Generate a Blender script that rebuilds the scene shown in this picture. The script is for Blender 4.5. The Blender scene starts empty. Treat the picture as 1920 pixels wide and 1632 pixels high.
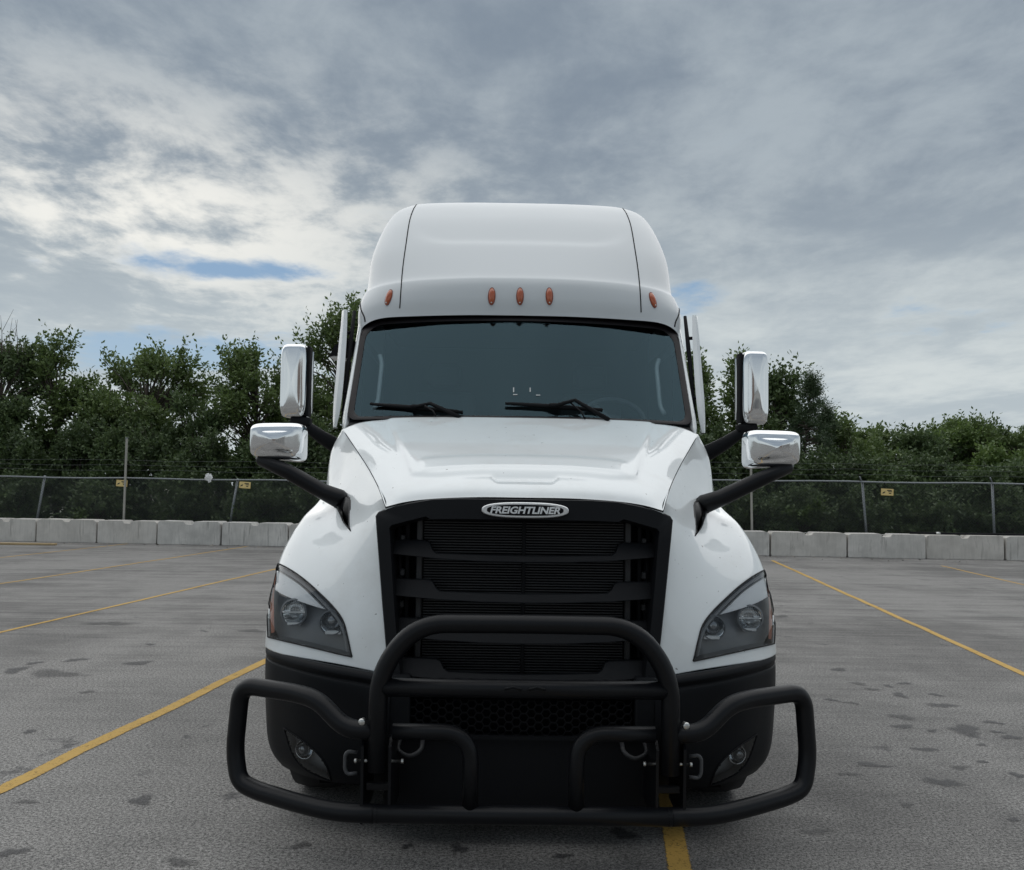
import bpy, bmesh, math, random
import numpy as np
from mathutils import Vector, Matrix
from mathutils.bvhtree import BVHTree

scene = bpy.context.scene
COL = scene.collection
R_ = math.radians

# ------------------------------------------------------------------ camera
FPX = 1775.0                      # focal length in photo pixels (photo is 1920 x 1632)
CAM = Vector((-0.1075, -3.95, 1.6))
_a, _p, _r = R_(0.55), R_(3.26), R_(0.83)
FWD = Vector((math.sin(_a)*math.cos(_p), math.cos(_a)*math.cos(_p), math.sin(_p)))
_rt = Vector((math.cos(_a), -math.sin(_a), 0)); _up = _rt.cross(FWD)
RGT = math.cos(_r)*_rt + math.sin(_r)*_up
UPV = math.cos(_r)*_up - math.sin(_r)*_rt
cam_data = bpy.data.cameras.new('camera')
cam_data.sensor_fit = 'HORIZONTAL'; cam_data.sensor_width = 36.0
cam_data.lens = FPX/1920.0*36.0
cam_data.clip_start = 0.05; cam_data.clip_end = 3000
cam = bpy.data.objects.new('camera', cam_data); COL.objects.link(cam)
m3 = Matrix((RGT, UPV, -FWD)).transposed()
cam.matrix_world = Matrix.Translation(CAM) @ m3.to_4x4()
scene.camera = cam

# ------------------------------------------------------------------ world and sun
SUN_EL, SUN_AZ = R_(64), R_(-14)          # azimuth clockwise from +Y (towards the fence)
world = bpy.data.worlds.new('World'); scene.world = world; world.use_nodes = True
def build_world():
    nt = world.node_tree; nt.nodes.clear(); N = nt.nodes.new; L = nt.links.new
    out = N('ShaderNodeOutputWorld'); bg = N('ShaderNodeBackground'); bg.inputs[1].default_value = 0.1
    L(bg.outputs[0], out.inputs[0])
    sky = N('ShaderNodeTexSky'); sky.sky_type = 'NISHITA'; sky.sun_disc = False
    sky.sun_elevation = SUN_EL; sky.sun_rotation = SUN_AZ; sky.dust_density = 1.2
    tc = N('ShaderNodeTexCoord'); sep = N('ShaderNodeSeparateXYZ'); L(tc.outputs['Generated'], sep.inputs[0])
    def M(op, a, b=None, c=None, clamp=False):
        n = N('ShaderNodeMath'); n.operation = op; n.use_clamp = clamp
        for i, v in enumerate((a, b, c)):
            if v is None: continue
            if isinstance(v, (int, float)): n.inputs[i].default_value = v
            else: L(v, n.inputs[i])
        return n.outputs[0]
    def RMP(v, a, b, c=0.0, d=1.0, smooth=True):
        n = N('ShaderNodeMapRange'); n.interpolation_type = 'SMOOTHSTEP' if smooth else 'LINEAR'
        L(v, n.inputs[0])
        for i, q in enumerate((a, b, c, d)): n.inputs[i+1].default_value = q
        return n.outputs[0]
    def NOISE(vec, scale, detail, rough, dist=0.0, off=(0, 0, 0), sc=(1, 1, 1)):
        mp = N('ShaderNodeMapping'); mp.inputs['Location'].default_value = off; mp.inputs['Scale'].default_value = sc
        L(vec, mp.inputs[0]); n = N('ShaderNodeTexNoise'); n.inputs['Scale'].default_value = scale
        n.inputs['Detail'].default_value = detail; n.inputs['Roughness'].default_value = rough
        n.inputs['Distortion'].default_value = dist; L(mp.outputs[0], n.inputs['Vector']); return n.outputs[0]
    def MIX(f, a, b):
        n = N('ShaderNodeMix'); n.data_type = 'RGBA'
        if isinstance(f, (int, float)): n.inputs[0].default_value = f
        else: L(f, n.inputs[0])
        for s, v in ((n.inputs[6], a), (n.inputs[7], b)):
            if isinstance(v, tuple): s.default_value = (*v, 1)
            else: L(v, s)
        return n.outputs[2]
    zc = M('MAXIMUM', sep.outputs[2], 0.0); den = M('ADD', zc, 0.10)
    px = M('DIVIDE', sep.outputs[0], den); py = M('DIVIDE', sep.outputs[1], den)
    cmb = N('ShaderNodeCombineXYZ'); L(px, cmb.inputs[0]); L(py, cmb.inputs[1]); pv = cmb.outputs[0]
    n1 = NOISE(pv, 0.75, 8, 0.60, 0.15, SKY_OFF1, (1, .7, 1))      # broad cloud sheets
    n2 = NOISE(pv, 3.2, 8, 0.62, 0.2, (3.1, 1.7, 0), (1, .75, 1))    # ripples
    n3 = NOISE(pv, 1.05, 6, 0.55, 0.2, SKY_OFF3, (.8, 1.2, 1))     # thickness of the gaps
    az = M('ARCTAN2', sep.outputs[0], sep.outputs[1])
    def blob(a0, e0, sa, se):
        da = M('DIVIDE', M('SUBTRACT', az, R_(a0)), R_(sa)); de = M('DIVIDE', M('SUBTRACT', sep.outputs[2], math.sin(R_(e0))), math.sin(R_(se)))
        q = M('ADD', M('MULTIPLY', da, da), M('MULTIPLY', de, de))
        return M('POWER', 2.718, M('MULTIPLY', q, -1.0))
    glow = blob(-22, 15.0, 17, 5.5)                                   # the sun is behind the cloud here
    low = RMP(sep.outputs[2], 0.10, 0.36)                          # 0 at the horizon, 1 higher up
    # cloud brightness
    n4 = NOISE(pv, 8.5, 6, .6, .3, (1.1, 5.5, 0), (1, .6, 1)); t = M('ADD', M('ADD', M('MULTIPLY', n1, .62), M('MULTIPLY', n2, .42)), M('MULTIPLY', n4, .12))
    t = RMP(t, .46, .71)
    dark = MIX(low, (3.1, 3.52, 3.78), (1.5, 1.84, 2.26)); lite = MIX(low, (4.25, 4.6, 4.65), (2.6, 2.98, 3.3))
    cloud = MIX(t, dark, lite)
    g2 = M('MULTIPLY', glow, RMP(t, .2, .9)); cloud = MIX(M('MULTIPLY', g2, .9), cloud, (6.4, 6.3, 5.9))
    # gaps of blue, low over the trees
    gapn = M('ADD', n3, M('MULTIPLY', M('SUBTRACT', n2, .5), 1.15)); gapn = M('ADD', gapn, .14)
    gap = M('ADD', gapn, M('MULTIPLY', blob(-16.2, 12.4, 5.6, .85), .60))
    gap = M('ADD', gap, M('MULTIPLY', blob(-21, 7.4, 12, 1.6), .52))
    gap = M('ADD', gap, M('MULTIPLY', blob(11.2, 11.4, 2.6, 2.0), .40))
    gap = M('ADD', gap, M('MULTIPLY', blob(19, 6.2, 6, 1.0), .04))
    gm = RMP(gap, .84, 1.20)
    gm = M('MULTIPLY', gm, RMP(sep.outputs[2], .42, .22))
    blue = MIX(.88, sky.outputs[0], MIX(RMP(sep.outputs[2], .10, .22), (2.3, 3.2, 4.1), (1.2, 2.15, 3.4)))
    col = MIX(M('MULTIPLY', gm, .92), cloud, blue)
    L(col, bg.inputs[0])
SKY_OFF1 = (17.1, 25.2, 0); SKY_OFF3 = (9.9, 2.1, 0)
build_world()
sun_d = bpy.data.lights.new('sun', 'SUN'); sun_d.energy = 1.5; sun_d.angle = R_(120); sun_d.color = (1, .97, .93)
sun = bpy.data.objects.new('sun', sun_d); COL.objects.link(sun)
sd = Vector((math.sin(SUN_AZ)*math.cos(SUN_EL), math.cos(SUN_AZ)*math.cos(SUN_EL), math.sin(SUN_EL)))
sun.rotation_euler = sd.to_track_quat('Z', 'Y').to_euler(); sun.location = (0, 0, 30)
vs = scene.view_settings; vs.view_transform = 'Standard'; vs.look = 'None'; vs.exposure = 0.58; vs.gamma = 1.0
vs.use_curve_mapping = False

# ------------------------------------------------------------------ helpers
def ray(x, y): return FWD + RGT*((x-960)/FPX) + UPV*((816-y)/FPX)
def P(x, y, Y):                   # the point of a photo pixel at a known distance Y
    d = ray(x, y); return CAM + d*((Y-CAM.y)/d.y)
def G(x, y, z=0.0):               # the point of a photo pixel on the ground
    d = ray(x, y); return CAM + d*((z-CAM.z)/d.z)
def proj(q):
    d = Vector(q)-CAM; w = d.dot(FWD); return 960+FPX*d.dot(RGT)/w, 816-FPX*d.dot(UPV)/w

def mesh(name, V, Fc, smooth=True):
    me = bpy.data.meshes.new(name); me.from_pydata([tuple(v) for v in V], [], [tuple(f) for f in Fc])
    if smooth: me.polygons.foreach_set('use_smooth', [True]*len(me.polygons))
    me.update(); return me
def obj(name, me, mat=None, parent=None, label=None):
    o = bpy.data.objects.new(name, me); COL.objects.link(o)
    if mat is not None and not me.materials: me.materials.append(mat)
    if parent is not None:
        o.parent = parent
        if parent.type == 'EMPTY': o.location = -parent.location
    if label: o['label'] = label
    return o
def tag(o, label=None, cat=None, group=None, kind=None):
    if label: o['label'] = label
    if cat: o['category'] = cat
    if group: o['group'] = group
    if kind: o['kind'] = kind
    return o
def empty(name, loc=(0, 0, 0)):
    o = bpy.data.objects.new(name, None); COL.objects.link(o); o.location = loc; o.empty_display_size = .2; return o
def sharp(o, ang=35):
    me = o.data
    try: me.set_sharp_from_angle(angle=R_(ang))
    except Exception: pass
    return o

class MB:
    def __init__(s): s.V = []; s.F = []
    def add(s, V, Fc):
        k = len(s.V); s.V += [tuple(v) for v in V]; s.F += [tuple(i+k for i in f) for f in Fc]; return s
    def mir(s):
        m = MB(); m.V = [(-x, y, z) for x, y, z in s.V]; m.F = [f[::-1] for f in s.F]; return m
    def build(s, name, mat, parent=None, smooth=True, ang=None):
        o = obj(name, mesh(name, s.V, s.F, smooth), mat, parent)
        if ang: sharp(o, ang)
        return o
def grid_faces(nr, nc, flip=False):
    f = []
    for i in range(nr-1):
        for j in range(nc-1):
            q = (i*nc+j, i*nc+j+1, (i+1)*nc+j+1, (i+1)*nc+j); f.append(q[::-1] if flip else q)
    return f
def crm(n, m):
    M = np.zeros((m, n))
    for k, t in enumerate(np.linspace(0, n-1, m)):
        i = min(int(t), n-2); u = t-i
        w = [-.5*u+u*u-.5*u**3, 1-2.5*u*u+1.5*u**3, .5*u+2*u*u-1.5*u**3, -.5*u*u+.5*u**3]
        for q, ww in zip((i-1, i, i+1, i+2), w):
            if q < 0: M[k, 0] += 2*ww; M[k, 1] -= ww
            elif q > n-1: M[k, n-1] += 2*ww; M[k, n-2] -= ww
            else: M[k, q] += ww
    return M
def net(ctrl, nr, nc):
    c = np.array(ctrl, float); A = crm(c.shape[0], nr); B = crm(c.shape[1], nc)
    return np.einsum('ri,ijk,cj->rck', A, c, B)
def grid_normals(S):
    du = np.gradient(S, axis=0); dv = np.gradient(S, axis=1); n = np.cross(du, dv)
    return n/np.maximum(np.linalg.norm(n, axis=2, keepdims=True), 1e-9)
def box(x0, x1, y0, y1, z0, z1, bev=0.0, seg=2):
    bm = bmesh.new(); bmesh.ops.create_cube(bm, size=1)
    for v in bm.verts: v.co = ((x0+x1)/2+v.co.x*(x1-x0), (y0+y1)/2+v.co.y*(y1-y0), (z0+z1)/2+v.co.z*(z1-z0))
    if bev: bmesh.ops.bevel(bm, geom=bm.edges[:], offset=bev, segments=seg, affect='EDGES', profile=.5)
    m = MB(); bm.verts.index_update(); m.add([v.co[:] for v in bm.verts], [[v.index for v in f.verts] for f in bm.faces]); bm.free(); return m
def fillet(pts, r, seg=7):
    pts = [Vector(p) for p in pts]; out = [pts[0]]
    for i in range(1, len(pts)-1):
        a, b, c = pts[i-1], pts[i], pts[i+1]; d0 = a-b; d1 = c-b
        k = min(r, d0.length*.48, d1.length*.48)
        s = b+d0.normalized()*k; e = b+d1.normalized()*k
        for q in range(seg+1):
            t = q/seg; out.append(s*(1-t)**2+b*2*t*(1-t)+e*t*t)
    out.append(pts[-1]); return out
def tube(path, rad, n=14, cap=True, closed=False):
    path = [Vector(p) for p in path]; k = len(path)
    rad = rad if isinstance(rad, (list, tuple)) else [rad]*k
    V = []; F = []; prev = None
    for i in range(k):
        if closed: t = path[(i+1) % k]-path[i-1]
        else: t = path[min(i+1, k-1)]-path[max(i-1, 0)]
        t.normalize()
        if prev is None:
            a = Vector((0, 0, 1)) if abs(t.z) < .9 else Vector((1, 0, 0)); nrm = (a-t*a.dot(t)).normalized()
        else: nrm = (prev-t*prev.dot(t)).normalized()
        prev = nrm; b = t.cross(nrm)
        for j in range(n):
            q = 2*math.pi*j/n; V.append(path[i]+(nrm*math.cos(q)+b*math.sin(q))*rad[i])
    for i in range(k if closed else k-1):
        i2 = (i+1) % k
        for j in range(n): F.append((i*n+j, i*n+(j+1) % n, i2*n+(j+1) % n, i2*n+j))
    if cap and not closed: F.append(tuple(range(n))[::-1]); F.append(tuple((k-1)*n+j for j in range(n)))
    return MB().add(V, F)
def lathe(prof, center, axis, n=28):          # prof: (distance along axis, radius)
    ax = Vector(axis).normalized(); a = Vector((0, 0, 1)) if abs(ax.z) < .9 else Vector((1, 0, 0))
    u = (a-ax*a.dot(ax)).normalized(); w = ax.cross(u); c = Vector(center); V = []; F = []
    for h, r in prof:
        for j in range(n):
            q = 2*math.pi*j/n; V.append(c+ax*h+(u*math.cos(q)+w*math.sin(q))*r)
    for i in range(len(prof)-1):
        for j in range(n): F.append((i*n+j, i*n+(j+1) % n, (i+1)*n+(j+1) % n, (i+1)*n+j))
    return MB().add(V, F)
def sphere(c, r, sc=(1, 1, 1), n=16):
    V = []; F = []
    for i in range(n+1):
        th = math.pi*i/n
        for j in range(2*n):
            ph = math.pi*j/n; V.append((c[0]+r*sc[0]*math.sin(th)*math.cos(ph), c[1]+r*sc[1]*math.sin(th)*math.sin(ph), c[2]+r*sc[2]*math.cos(th)))
    for i in range(n):
        for j in range(2*n): F.append((i*2*n+j, (i+1)*2*n+j, (i+1)*2*n+(j+1) % (2*n), i*2*n+(j+1) % (2*n)))
    return MB().add(V, F)
def extrude_poly(poly, y0, y1, dy=lambda x, z: 0.0):      # polygon in XZ given depth in Y
    n = len(poly); V = [(x, y0+dy(x, z), z) for x, z in poly]+[(x, y1+dy(x, z), z) for x, z in poly]
    F = [tuple(range(n)), tuple(range(2*n-1, n-1, -1))]+[(i, i+n, (i+1) % n+n, (i+1) % n) for i in range(n)]
    return MB().add(V, F)
def in_poly(x, y, poly):
    c = False; n = len(poly); j = n-1
    for i in range(n):
        xi, yi = poly[i]; xj, yj = poly[j]
        if (yi > y) != (yj > y) and x < (xj-xi)*(y-yi)/(yj-yi)+xi: c = not c
        j = i
    return c
def resample(pts, n, smooth=True):
    p = np.array(pts, float)
    if smooth and len(p) > 2: p = crm(len(p), max(len(p)*12, n)) @ p
    d = np.r_[0, np.cumsum(np.linalg.norm(np.diff(p, axis=0), axis=1))]; t = np.linspace(0, d[-1], n)
    return np.stack([np.interp(t, d, p[:, k]) for k in range(p.shape[1])], 1)

# ------------------------------------------------------------------ materials
class NT:
    def __init__(s, name):
        s.m = bpy.data.materials.new(name); s.m.use_nodes = True; s.t = s.m.node_tree
        s.b = s.t.nodes['Principled BSDF']; s.out = s.t.nodes['Material Output']
    def n(s, typ, **kw):
        x = s.t.nodes.new(typ)
        for k, v in kw.items():
            if hasattr(x, k): setattr(x, k, v)
        return x
    def l(s, a, b): s.t.links.new(a, b)
    def coord(s, kind='Object', sc=(1, 1, 1), rot=(0, 0, 0)):
        tc = s.n('ShaderNodeTexCoord'); mp = s.n('ShaderNodeMapping'); mp.inputs['Scale'].default_value = sc; mp.inputs['Rotation'].default_value = rot
        s.l(tc.outputs[kind], mp.inputs[0]); return mp.outputs[0]
    def noise(s, vec, scale, detail=4, rough=.5, dist=0):
        x = s.n('ShaderNodeTexNoise'); x.inputs['Scale'].default_value = scale; x.inputs['Detail'].default_value = detail
        x.inputs['Roughness'].default_value = rough; x.inputs['Distortion'].default_value = dist; s.l(vec, x.inputs['Vector']); return x.outputs[0]
    def math(s, op, a, b=None, clamp=False):
        x = s.n('ShaderNodeMath'); x.operation = op; x.use_clamp = clamp
        for i, v in enumerate((a, b)):
            if v is None: continue
            if isinstance(v, (int, float)): x.inputs[i].default_value = v
            else: s.l(v, x.inputs[i])
        return x.outputs[0]
    def rng(s, v, a, b, c=0.0, d=1.0):
        x = s.n('ShaderNodeMapRange'); x.interpolation_type = 'SMOOTHSTEP'; s.l(v, x.inputs[0])
        for i, q in enumerate((a, b, c, d)): x.inputs[i+1].default_value = q
        return x.outputs[0]
    def mix(s, f, a, b):
        x = s.n('ShaderNodeMix'); x.data_type = 'RGBA'
        if isinstance(f, (int, float)): x.inputs[0].default_value = f
        else: s.l(f, x.inputs[0])
        for k, v in ((6, a), (7, b)):
            if isinstance(v, tuple): x.inputs[k].default_value = (*v[:3], 1)
            else: s.l(v, x.inputs[k])
        return x.outputs[2]
    def bump(s, h, st=.3, dist=.01):
        x = s.n('ShaderNodeBump'); x.inputs['Strength'].default_value = st; x.inputs['Distance'].default_value = dist; s.l(h, x.inputs['Height'])
        s.l(x.outputs[0], s.b.inputs['Normal']); return x
    def set(s, **kw):
        for k, v in kw.items():
            i = s.b.inputs[k.replace('_', ' ')]
            if isinstance(v, tuple): i.default_value = (*v[:3], 1)
            elif isinstance(v, (int, float)): i.default_value = v
            else: s.l(v, i)
        return s
def simple(name, col, rough=.5, metal=0.0, coat=0.0, var=.12, scale=6.0, bump=0.0, bscale=200.0, crough=.06, spec=.5):
    k = NT(name); v = k.coord(); nz = k.noise(v, scale, 5, .6)
    k.set(Base_Color=k.mix(nz, tuple(c*(1-var) for c in col), tuple(min(1, c*(1+var)) for c in col)), Roughness=k.math('ADD', k.math('MULTIPLY', nz, .16), rough-.08), Metallic=metal)
    k.b.inputs['Specular IOR Level'].default_value = spec
    if coat: k.set(Coat_Weight=coat, Coat_Roughness=crough)
    if bump: k.bump(k.noise(v, bscale, 3, .6), bump, .002)
    return k.m
MAT = {}
MAT['white'] = simple('white_paint', (.76, .795, .80), .42, 0, .9, .02, 2.5, crough=.045)
def road_film(m):
    t = m.node_tree; b = t.nodes['Principled BSDF']; src = b.inputs['Base Color'].links[0].from_socket
    tc = t.nodes.new('ShaderNodeTexCoord')
    def nz(sc, d, r):
        n = t.nodes.new('ShaderNodeTexNoise'); n.inputs['Scale'].default_value = sc; n.inputs['Detail'].default_value = d; n.inputs['Roughness'].default_value = r; t.links.new(tc.outputs['Object'], n.inputs['Vector']); return n.outputs[0]
    def rg(v, a, c, hi):
        n = t.nodes.new('ShaderNodeMapRange'); n.interpolation_type = 'SMOOTHSTEP'; t.links.new(v, n.inputs[0])
        for i, q in enumerate((a, c, 0, hi)): n.inputs[i+1].default_value = q
        return n.outputs[0]
    def mx(f, a, col):
        n = t.nodes.new('ShaderNodeMix'); n.data_type = 'RGBA'; t.links.new(f, n.inputs[0]); t.links.new(a, n.inputs[6]); n.inputs[7].default_value = (*col, 1); return n.outputs[2]
    c = mx(rg(nz(3.0, 8, .7), .5, .75, .22), src, (.50, .49, .46)); c = mx(rg(nz(38, 2, .5), .735, .76, .75), c, (.10, .09, .08))
    t.links.new(c, b.inputs['Base Color'])
road_film(MAT['white'])
MAT['roofwhite'] = simple('white_gelcoat', (.60, .63, .645), .42, 0, .35, .02, 2.5, crough=.2)
MAT['bar'] = simple('black_powder_coat', (.0055, .006, .0075), .36, 0, 0, .2, 8, .15, 900, spec=.22)
MAT['plastic'] = simple('black_moulded_plastic', (.008, .0088, .0105), .50, 0, 0, .15, 5, .2, 700, spec=.14)
MAT['dull'] = simple('dull_black', (.006, .0065, .008), .72, 0, 0, .2, 5, spec=.2)
MAT['deep'] = simple('underbody_black', (.004, .004, .005), .85, 0, 0, .3, 5, spec=.1)
MAT['chrome'] = simple('chrome', (.86, .87, .88), .10, 1.0, 0, .02, 5)
MAT['steel'] = simple('zinc_steel', (.55, .55, .53), .35, 1.0, 0, .1, 20)
MAT['fin'] = simple('condenser_fin', (.022, .023, .025), .6, .0, 0, .2, 9)
MAT['rubber'] = simple('rubber', (.015, .015, .016), .8, 0, 0, .2, 12)
MAT['gasket'] = simple('windscreen_gasket', (.010, .008, .0095), .5, 0, 0, .1, 4, spec=.3)
MAT['lampgrey'] = simple('lamp_housing_grey', (.15, .16, .17), .42, 0, 0, .12, 12)
MAT['lampwhite'] = simple('lamp_diffuser_white', (.86, .87, .87), .3, 0, .4, .03, 12)
MAT['reflector'] = simple('lamp_reflector', (.80, .82, .83), .14, 1.0, 0, .03, 12)
MAT['amber'] = simple('amber_lens', (.42, .085, .022), .22, 0, .8, .15, 60)
MAT['foggrey'] = simple('fog_housing_grey', (.26, .27, .28), .4, 0, 0, .1, 12)
MAT['ambers'] = simple('amber_reflector', (.55, .20, .12), .3, 0, .5, .1, 60)
MAT['lamptrim'] = simple('lamp_bezel', (.26, .265, .27), .4, 0, .2, .1, 12)
MAT['badge'] = simple('badge_silver', (.74, .75, .76), .32, .55, 0, .04, 30)
MAT['seat'] = simple('dark_upholstery', (.07, .075, .08), .85)
MAT['dash'] = simple('grey_dashboard', (.11, .115, .12), .7, 0, 0, .1, 8)
MAT['decal'] = simple('white_decal', (.42, .44, .44), .5)
MAT['letter'] = simple('badge_lettering', (.74, .76, .77), .4)
MAT['galv'] = simple('galvanised_steel', (.24, .26, .27), .5, .4, 0, .2, 25)
MAT['wire'] = simple('fence_wire', (.10, .11, .112), .5, .4, 0, .2, 5)
MAT['signy'] = simple('yellow_sign_plate', (.74, .57, .24), .5, 0, 0, .15, 12)
MAT['print'] = simple('black_print', (.03, .028, .025), .6)
MAT['wood'] = simple('weathered_plank', (.42, .31, .17), .8, 0, 0, .3, 9)
MAT['bark'] = simple('bark', (.075, .062, .05), .9, 0, 0, .35, 9, .5, 40)
MAT['bag'] = simple('white_plastic_bag', (.75, .75, .74), .5)
def glass(name, tint, ior=1.5, rough=.0, refl=(1, 1, 1)):
    m = bpy.data.materials.new(name); m.use_nodes = True; t = m.node_tree; t.nodes.clear()
    o = t.nodes.new('ShaderNodeOutputMaterial'); mx = t.nodes.new('ShaderNodeMixShader'); fr = t.nodes.new('ShaderNodeFresnel'); fr.inputs[0].default_value = ior
    tr = t.nodes.new('ShaderNodeBsdfTransparent'); tr.inputs[0].default_value = (*tint, 1); gl = t.nodes.new('ShaderNodeBsdfGlossy'); gl.inputs['Roughness'].default_value = rough; gl.inputs[0].default_value = (*refl, 1)
    t.links.new(fr.outputs[0], mx.inputs[0]); t.links.new(tr.outputs[0], mx.inputs[1]); t.links.new(gl.outputs[0], mx.inputs[2]); t.links.new(mx.outputs[0], o.inputs[0]); return m
MAT['wsglass'] = glass('windscreen_glass', (.72, .82, .84), 1.52, .02, (.48, .76, .90))
MAT['lens'] = glass('lamp_lens', (.97, .98, .985), 1.45, .015)
MAT['sideglass'] = glass('side_glass', (.35, .4, .42), 1.5, .01)
def leafmat(name, c0, c1):
    k = NT(name); geo = k.n('ShaderNodeNewGeometry'); v = k.coord()
    nz = k.noise(v, .9, 4, .6); f = k.math('ADD', k.math('MULTIPLY', geo.outputs['Random Per Island'], .55), k.math('MULTIPLY', nz, .45))
    k.set(Base_Color=k.mix(f, c0, c1), Roughness=.55)
    tr = k.n('ShaderNodeBsdfTranslucent'); k.l(k.mix(f, tuple(x*1.2 for x in c0), tuple(x*1.2 for x in c1)), tr.inputs[0])
    mx = k.n('ShaderNodeMixShader'); mx.inputs[0].default_value = .25; k.l(k.b.outputs[0], mx.inputs[1]); k.l(tr.outputs[0], mx.inputs[2]); k.l(mx.outputs[0], k.out.inputs[0]); return k.m
MAT['leaf_a'] = leafmat('elm_leaves', (.048, .086, .028), (.170, .235, .070))
MAT['leaf_b'] = leafmat('dark_leaves', (.038, .070, .029), (.130, .185, .064))
MAT['leaf_c'] = leafmat('yellow_green_leaves', (.06, .11, .030), (.17, .24, .062))
MAT['leaf_d'] = leafmat('thicket_leaves', (.032, .058, .025), (.110, .158, .056))
MAT['leaf_e'] = leafmat('juniper_needles', (.030, .058, .030), (.098, .145, .066))
def asphalt_nodes(k):
    v = k.coord('Object')
    big = k.noise(v, .22, 5, .6, .3); mid = k.noise(v, 1.6, 6, .65, .2); sp = k.noise(v, 60, 3, .85); sp2 = k.noise(v, 150, 2, .85)
    vs_ = k.coord('Object', (.14, 2.3, 1), (0, 0, R_(5))); st = k.math('ADD', k.math('MULTIPLY', k.noise(vs_, 1.0, 9, .72, 1.2), .5), k.math('MULTIPLY', k.noise(k.coord('Object', (.22, 7.5, 1), (0, 0, R_(2))), 1.0, 4, .6, 1.5), .5))      # swept tyre marks
    sx_ = k.n('ShaderNodeSeparateXYZ'); k.l(v, sx_.inputs[0]); ym = k.rng(sx_.outputs[1], 1.5, 10.0, .18, 1.0)      # lorries swing round near the wall
    vs2 = k.coord('Object', (.5, .16, 1), (0, 0, R_(-8))); st2 = k.noise(vs2, 1.1, 5, .6, .5)
    g = k.math('ADD', k.math('MULTIPLY', big, .40), k.math('MULTIPLY', mid, .32)); g = k.math('ADD', g, k.math('ADD', k.math('MULTIPLY', k.math('MULTIPLY', k.math('SUBTRACT', st, .5), ym), .75), .25)); g = k.math('ADD', g, k.math('MULTIPLY', st2, .2))
    base = k.mix(k.rng(g, .57, .80), (.098, .095, .091), (.225, .218, .208))
    speck = k.rng(k.math('ADD', k.math('MULTIPLY', sp, .55), k.math('MULTIPLY', sp2, .45)), .40, .61)
    col = k.mix(speck, tuple([.22]*3), tuple([1.85]*3))
    mm = k.n('ShaderNodeMix'); mm.data_type = 'RGBA'; mm.blend_type = 'MULTIPLY'; mm.inputs[0].default_value = 1; k.l(base, mm.inputs[6]); k.l(col, mm.inputs[7])
    return v, mm.outputs[2], speck, mid
def mk_asphalt():
    k = NT('worn_asphalt'); v, c, speck, mid = asphalt_nodes(k)
    # small drips and dark blots of their own shape
    vd = k.coord('Object', (1, 1.0, 1)); d1 = k.noise(vd, 3.1, 4, .55, .4); reg = k.noise(v, .35, 2, .5)
    blot = k.math('MULTIPLY', k.rng(d1, .62, .72), k.rng(reg, .44, .60))
    c = k.mix(k.math('MULTIPLY', blot, .62), c, (.032, .032, .036))
    k.set(Base_Color=c, Roughness=k.rng(mid, .2, .8, .72, .9)); k.bump(speck, .30, .003); k.b.inputs['Specular IOR Level'].default_value = .35; return k.m
MAT['asphalt'] = mk_asphalt()
def mk_line():
    k = NT('worn_yellow_paint'); v, c, speck, mid = asphalt_nodes(k)
    w = k.noise(v, 9, 6, .7); w2 = k.noise(v, 1.1, 3, .6)
    att = k.n('ShaderNodeAttribute'); att.attribute_name = 'edge'
    m_ = k.math('ADD', k.math('MULTIPLY', w, .6), k.math('MULTIPLY', speck, .30)); m_ = k.math('ADD', m_, k.math('MULTIPLY', w2, .22)); m_ = k.math('ADD', m_, k.math('MULTIPLY', att.outputs['Fac'], .55))
    paint = k.mix(w2, (.40, .235, .045), (.56, .36, .085))
    k.set(Base_Color=paint, Roughness=.75); k.bump(speck, .3, .003); tr = k.n('ShaderNodeBsdfTransparent'); mx = k.n('ShaderNodeMixShader'); k.l(k.rng(m_, .79, 1.06), mx.inputs[0]); k.l(tr.outputs[0], mx.inputs[1]); k.l(k.b.outputs[0], mx.inputs[2]); k.l(mx.outputs[0], k.out.inputs[0]); return k.m
MAT['line'] = mk_line()
def mk_stain(name, col, amt):
    k = NT(name); v = k.coord(); att = k.n('ShaderNodeAttribute'); att.attribute_name = 'edge'
    w = k.noise(v, 11, 5, .65); sp = k.noise(v, 80, 3, .7)
    a = k.math('ADD', att.outputs['Fac'], k.math('MULTIPLY', k.math('SUBTRACT', w, .5), 1.1)); a = k.math('ADD', a, k.math('MULTIPLY', k.math('SUBTRACT', sp, .5), .5))
    a = k.math('MULTIPLY', k.rng(a, .15, .95), amt)
    k.set(Base_Color=col, Roughness=.6); tr = k.n('ShaderNodeBsdfTransparent'); mx = k.n('ShaderNodeMixShader'); k.l(a, mx.inputs[0]); k.l(tr.outputs[0], mx.inputs[1]); k.l(k.b.outputs[0], mx.inputs[2]); k.l(mx.outputs[0], k.out.inputs[0]); return k.m
MAT['stain'] = mk_stain('oil_stain', (.034, .034, .037), .66)
MAT['stain2'] = mk_stain('faded_oil_stain', (.040, .039, .040), .5)
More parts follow.
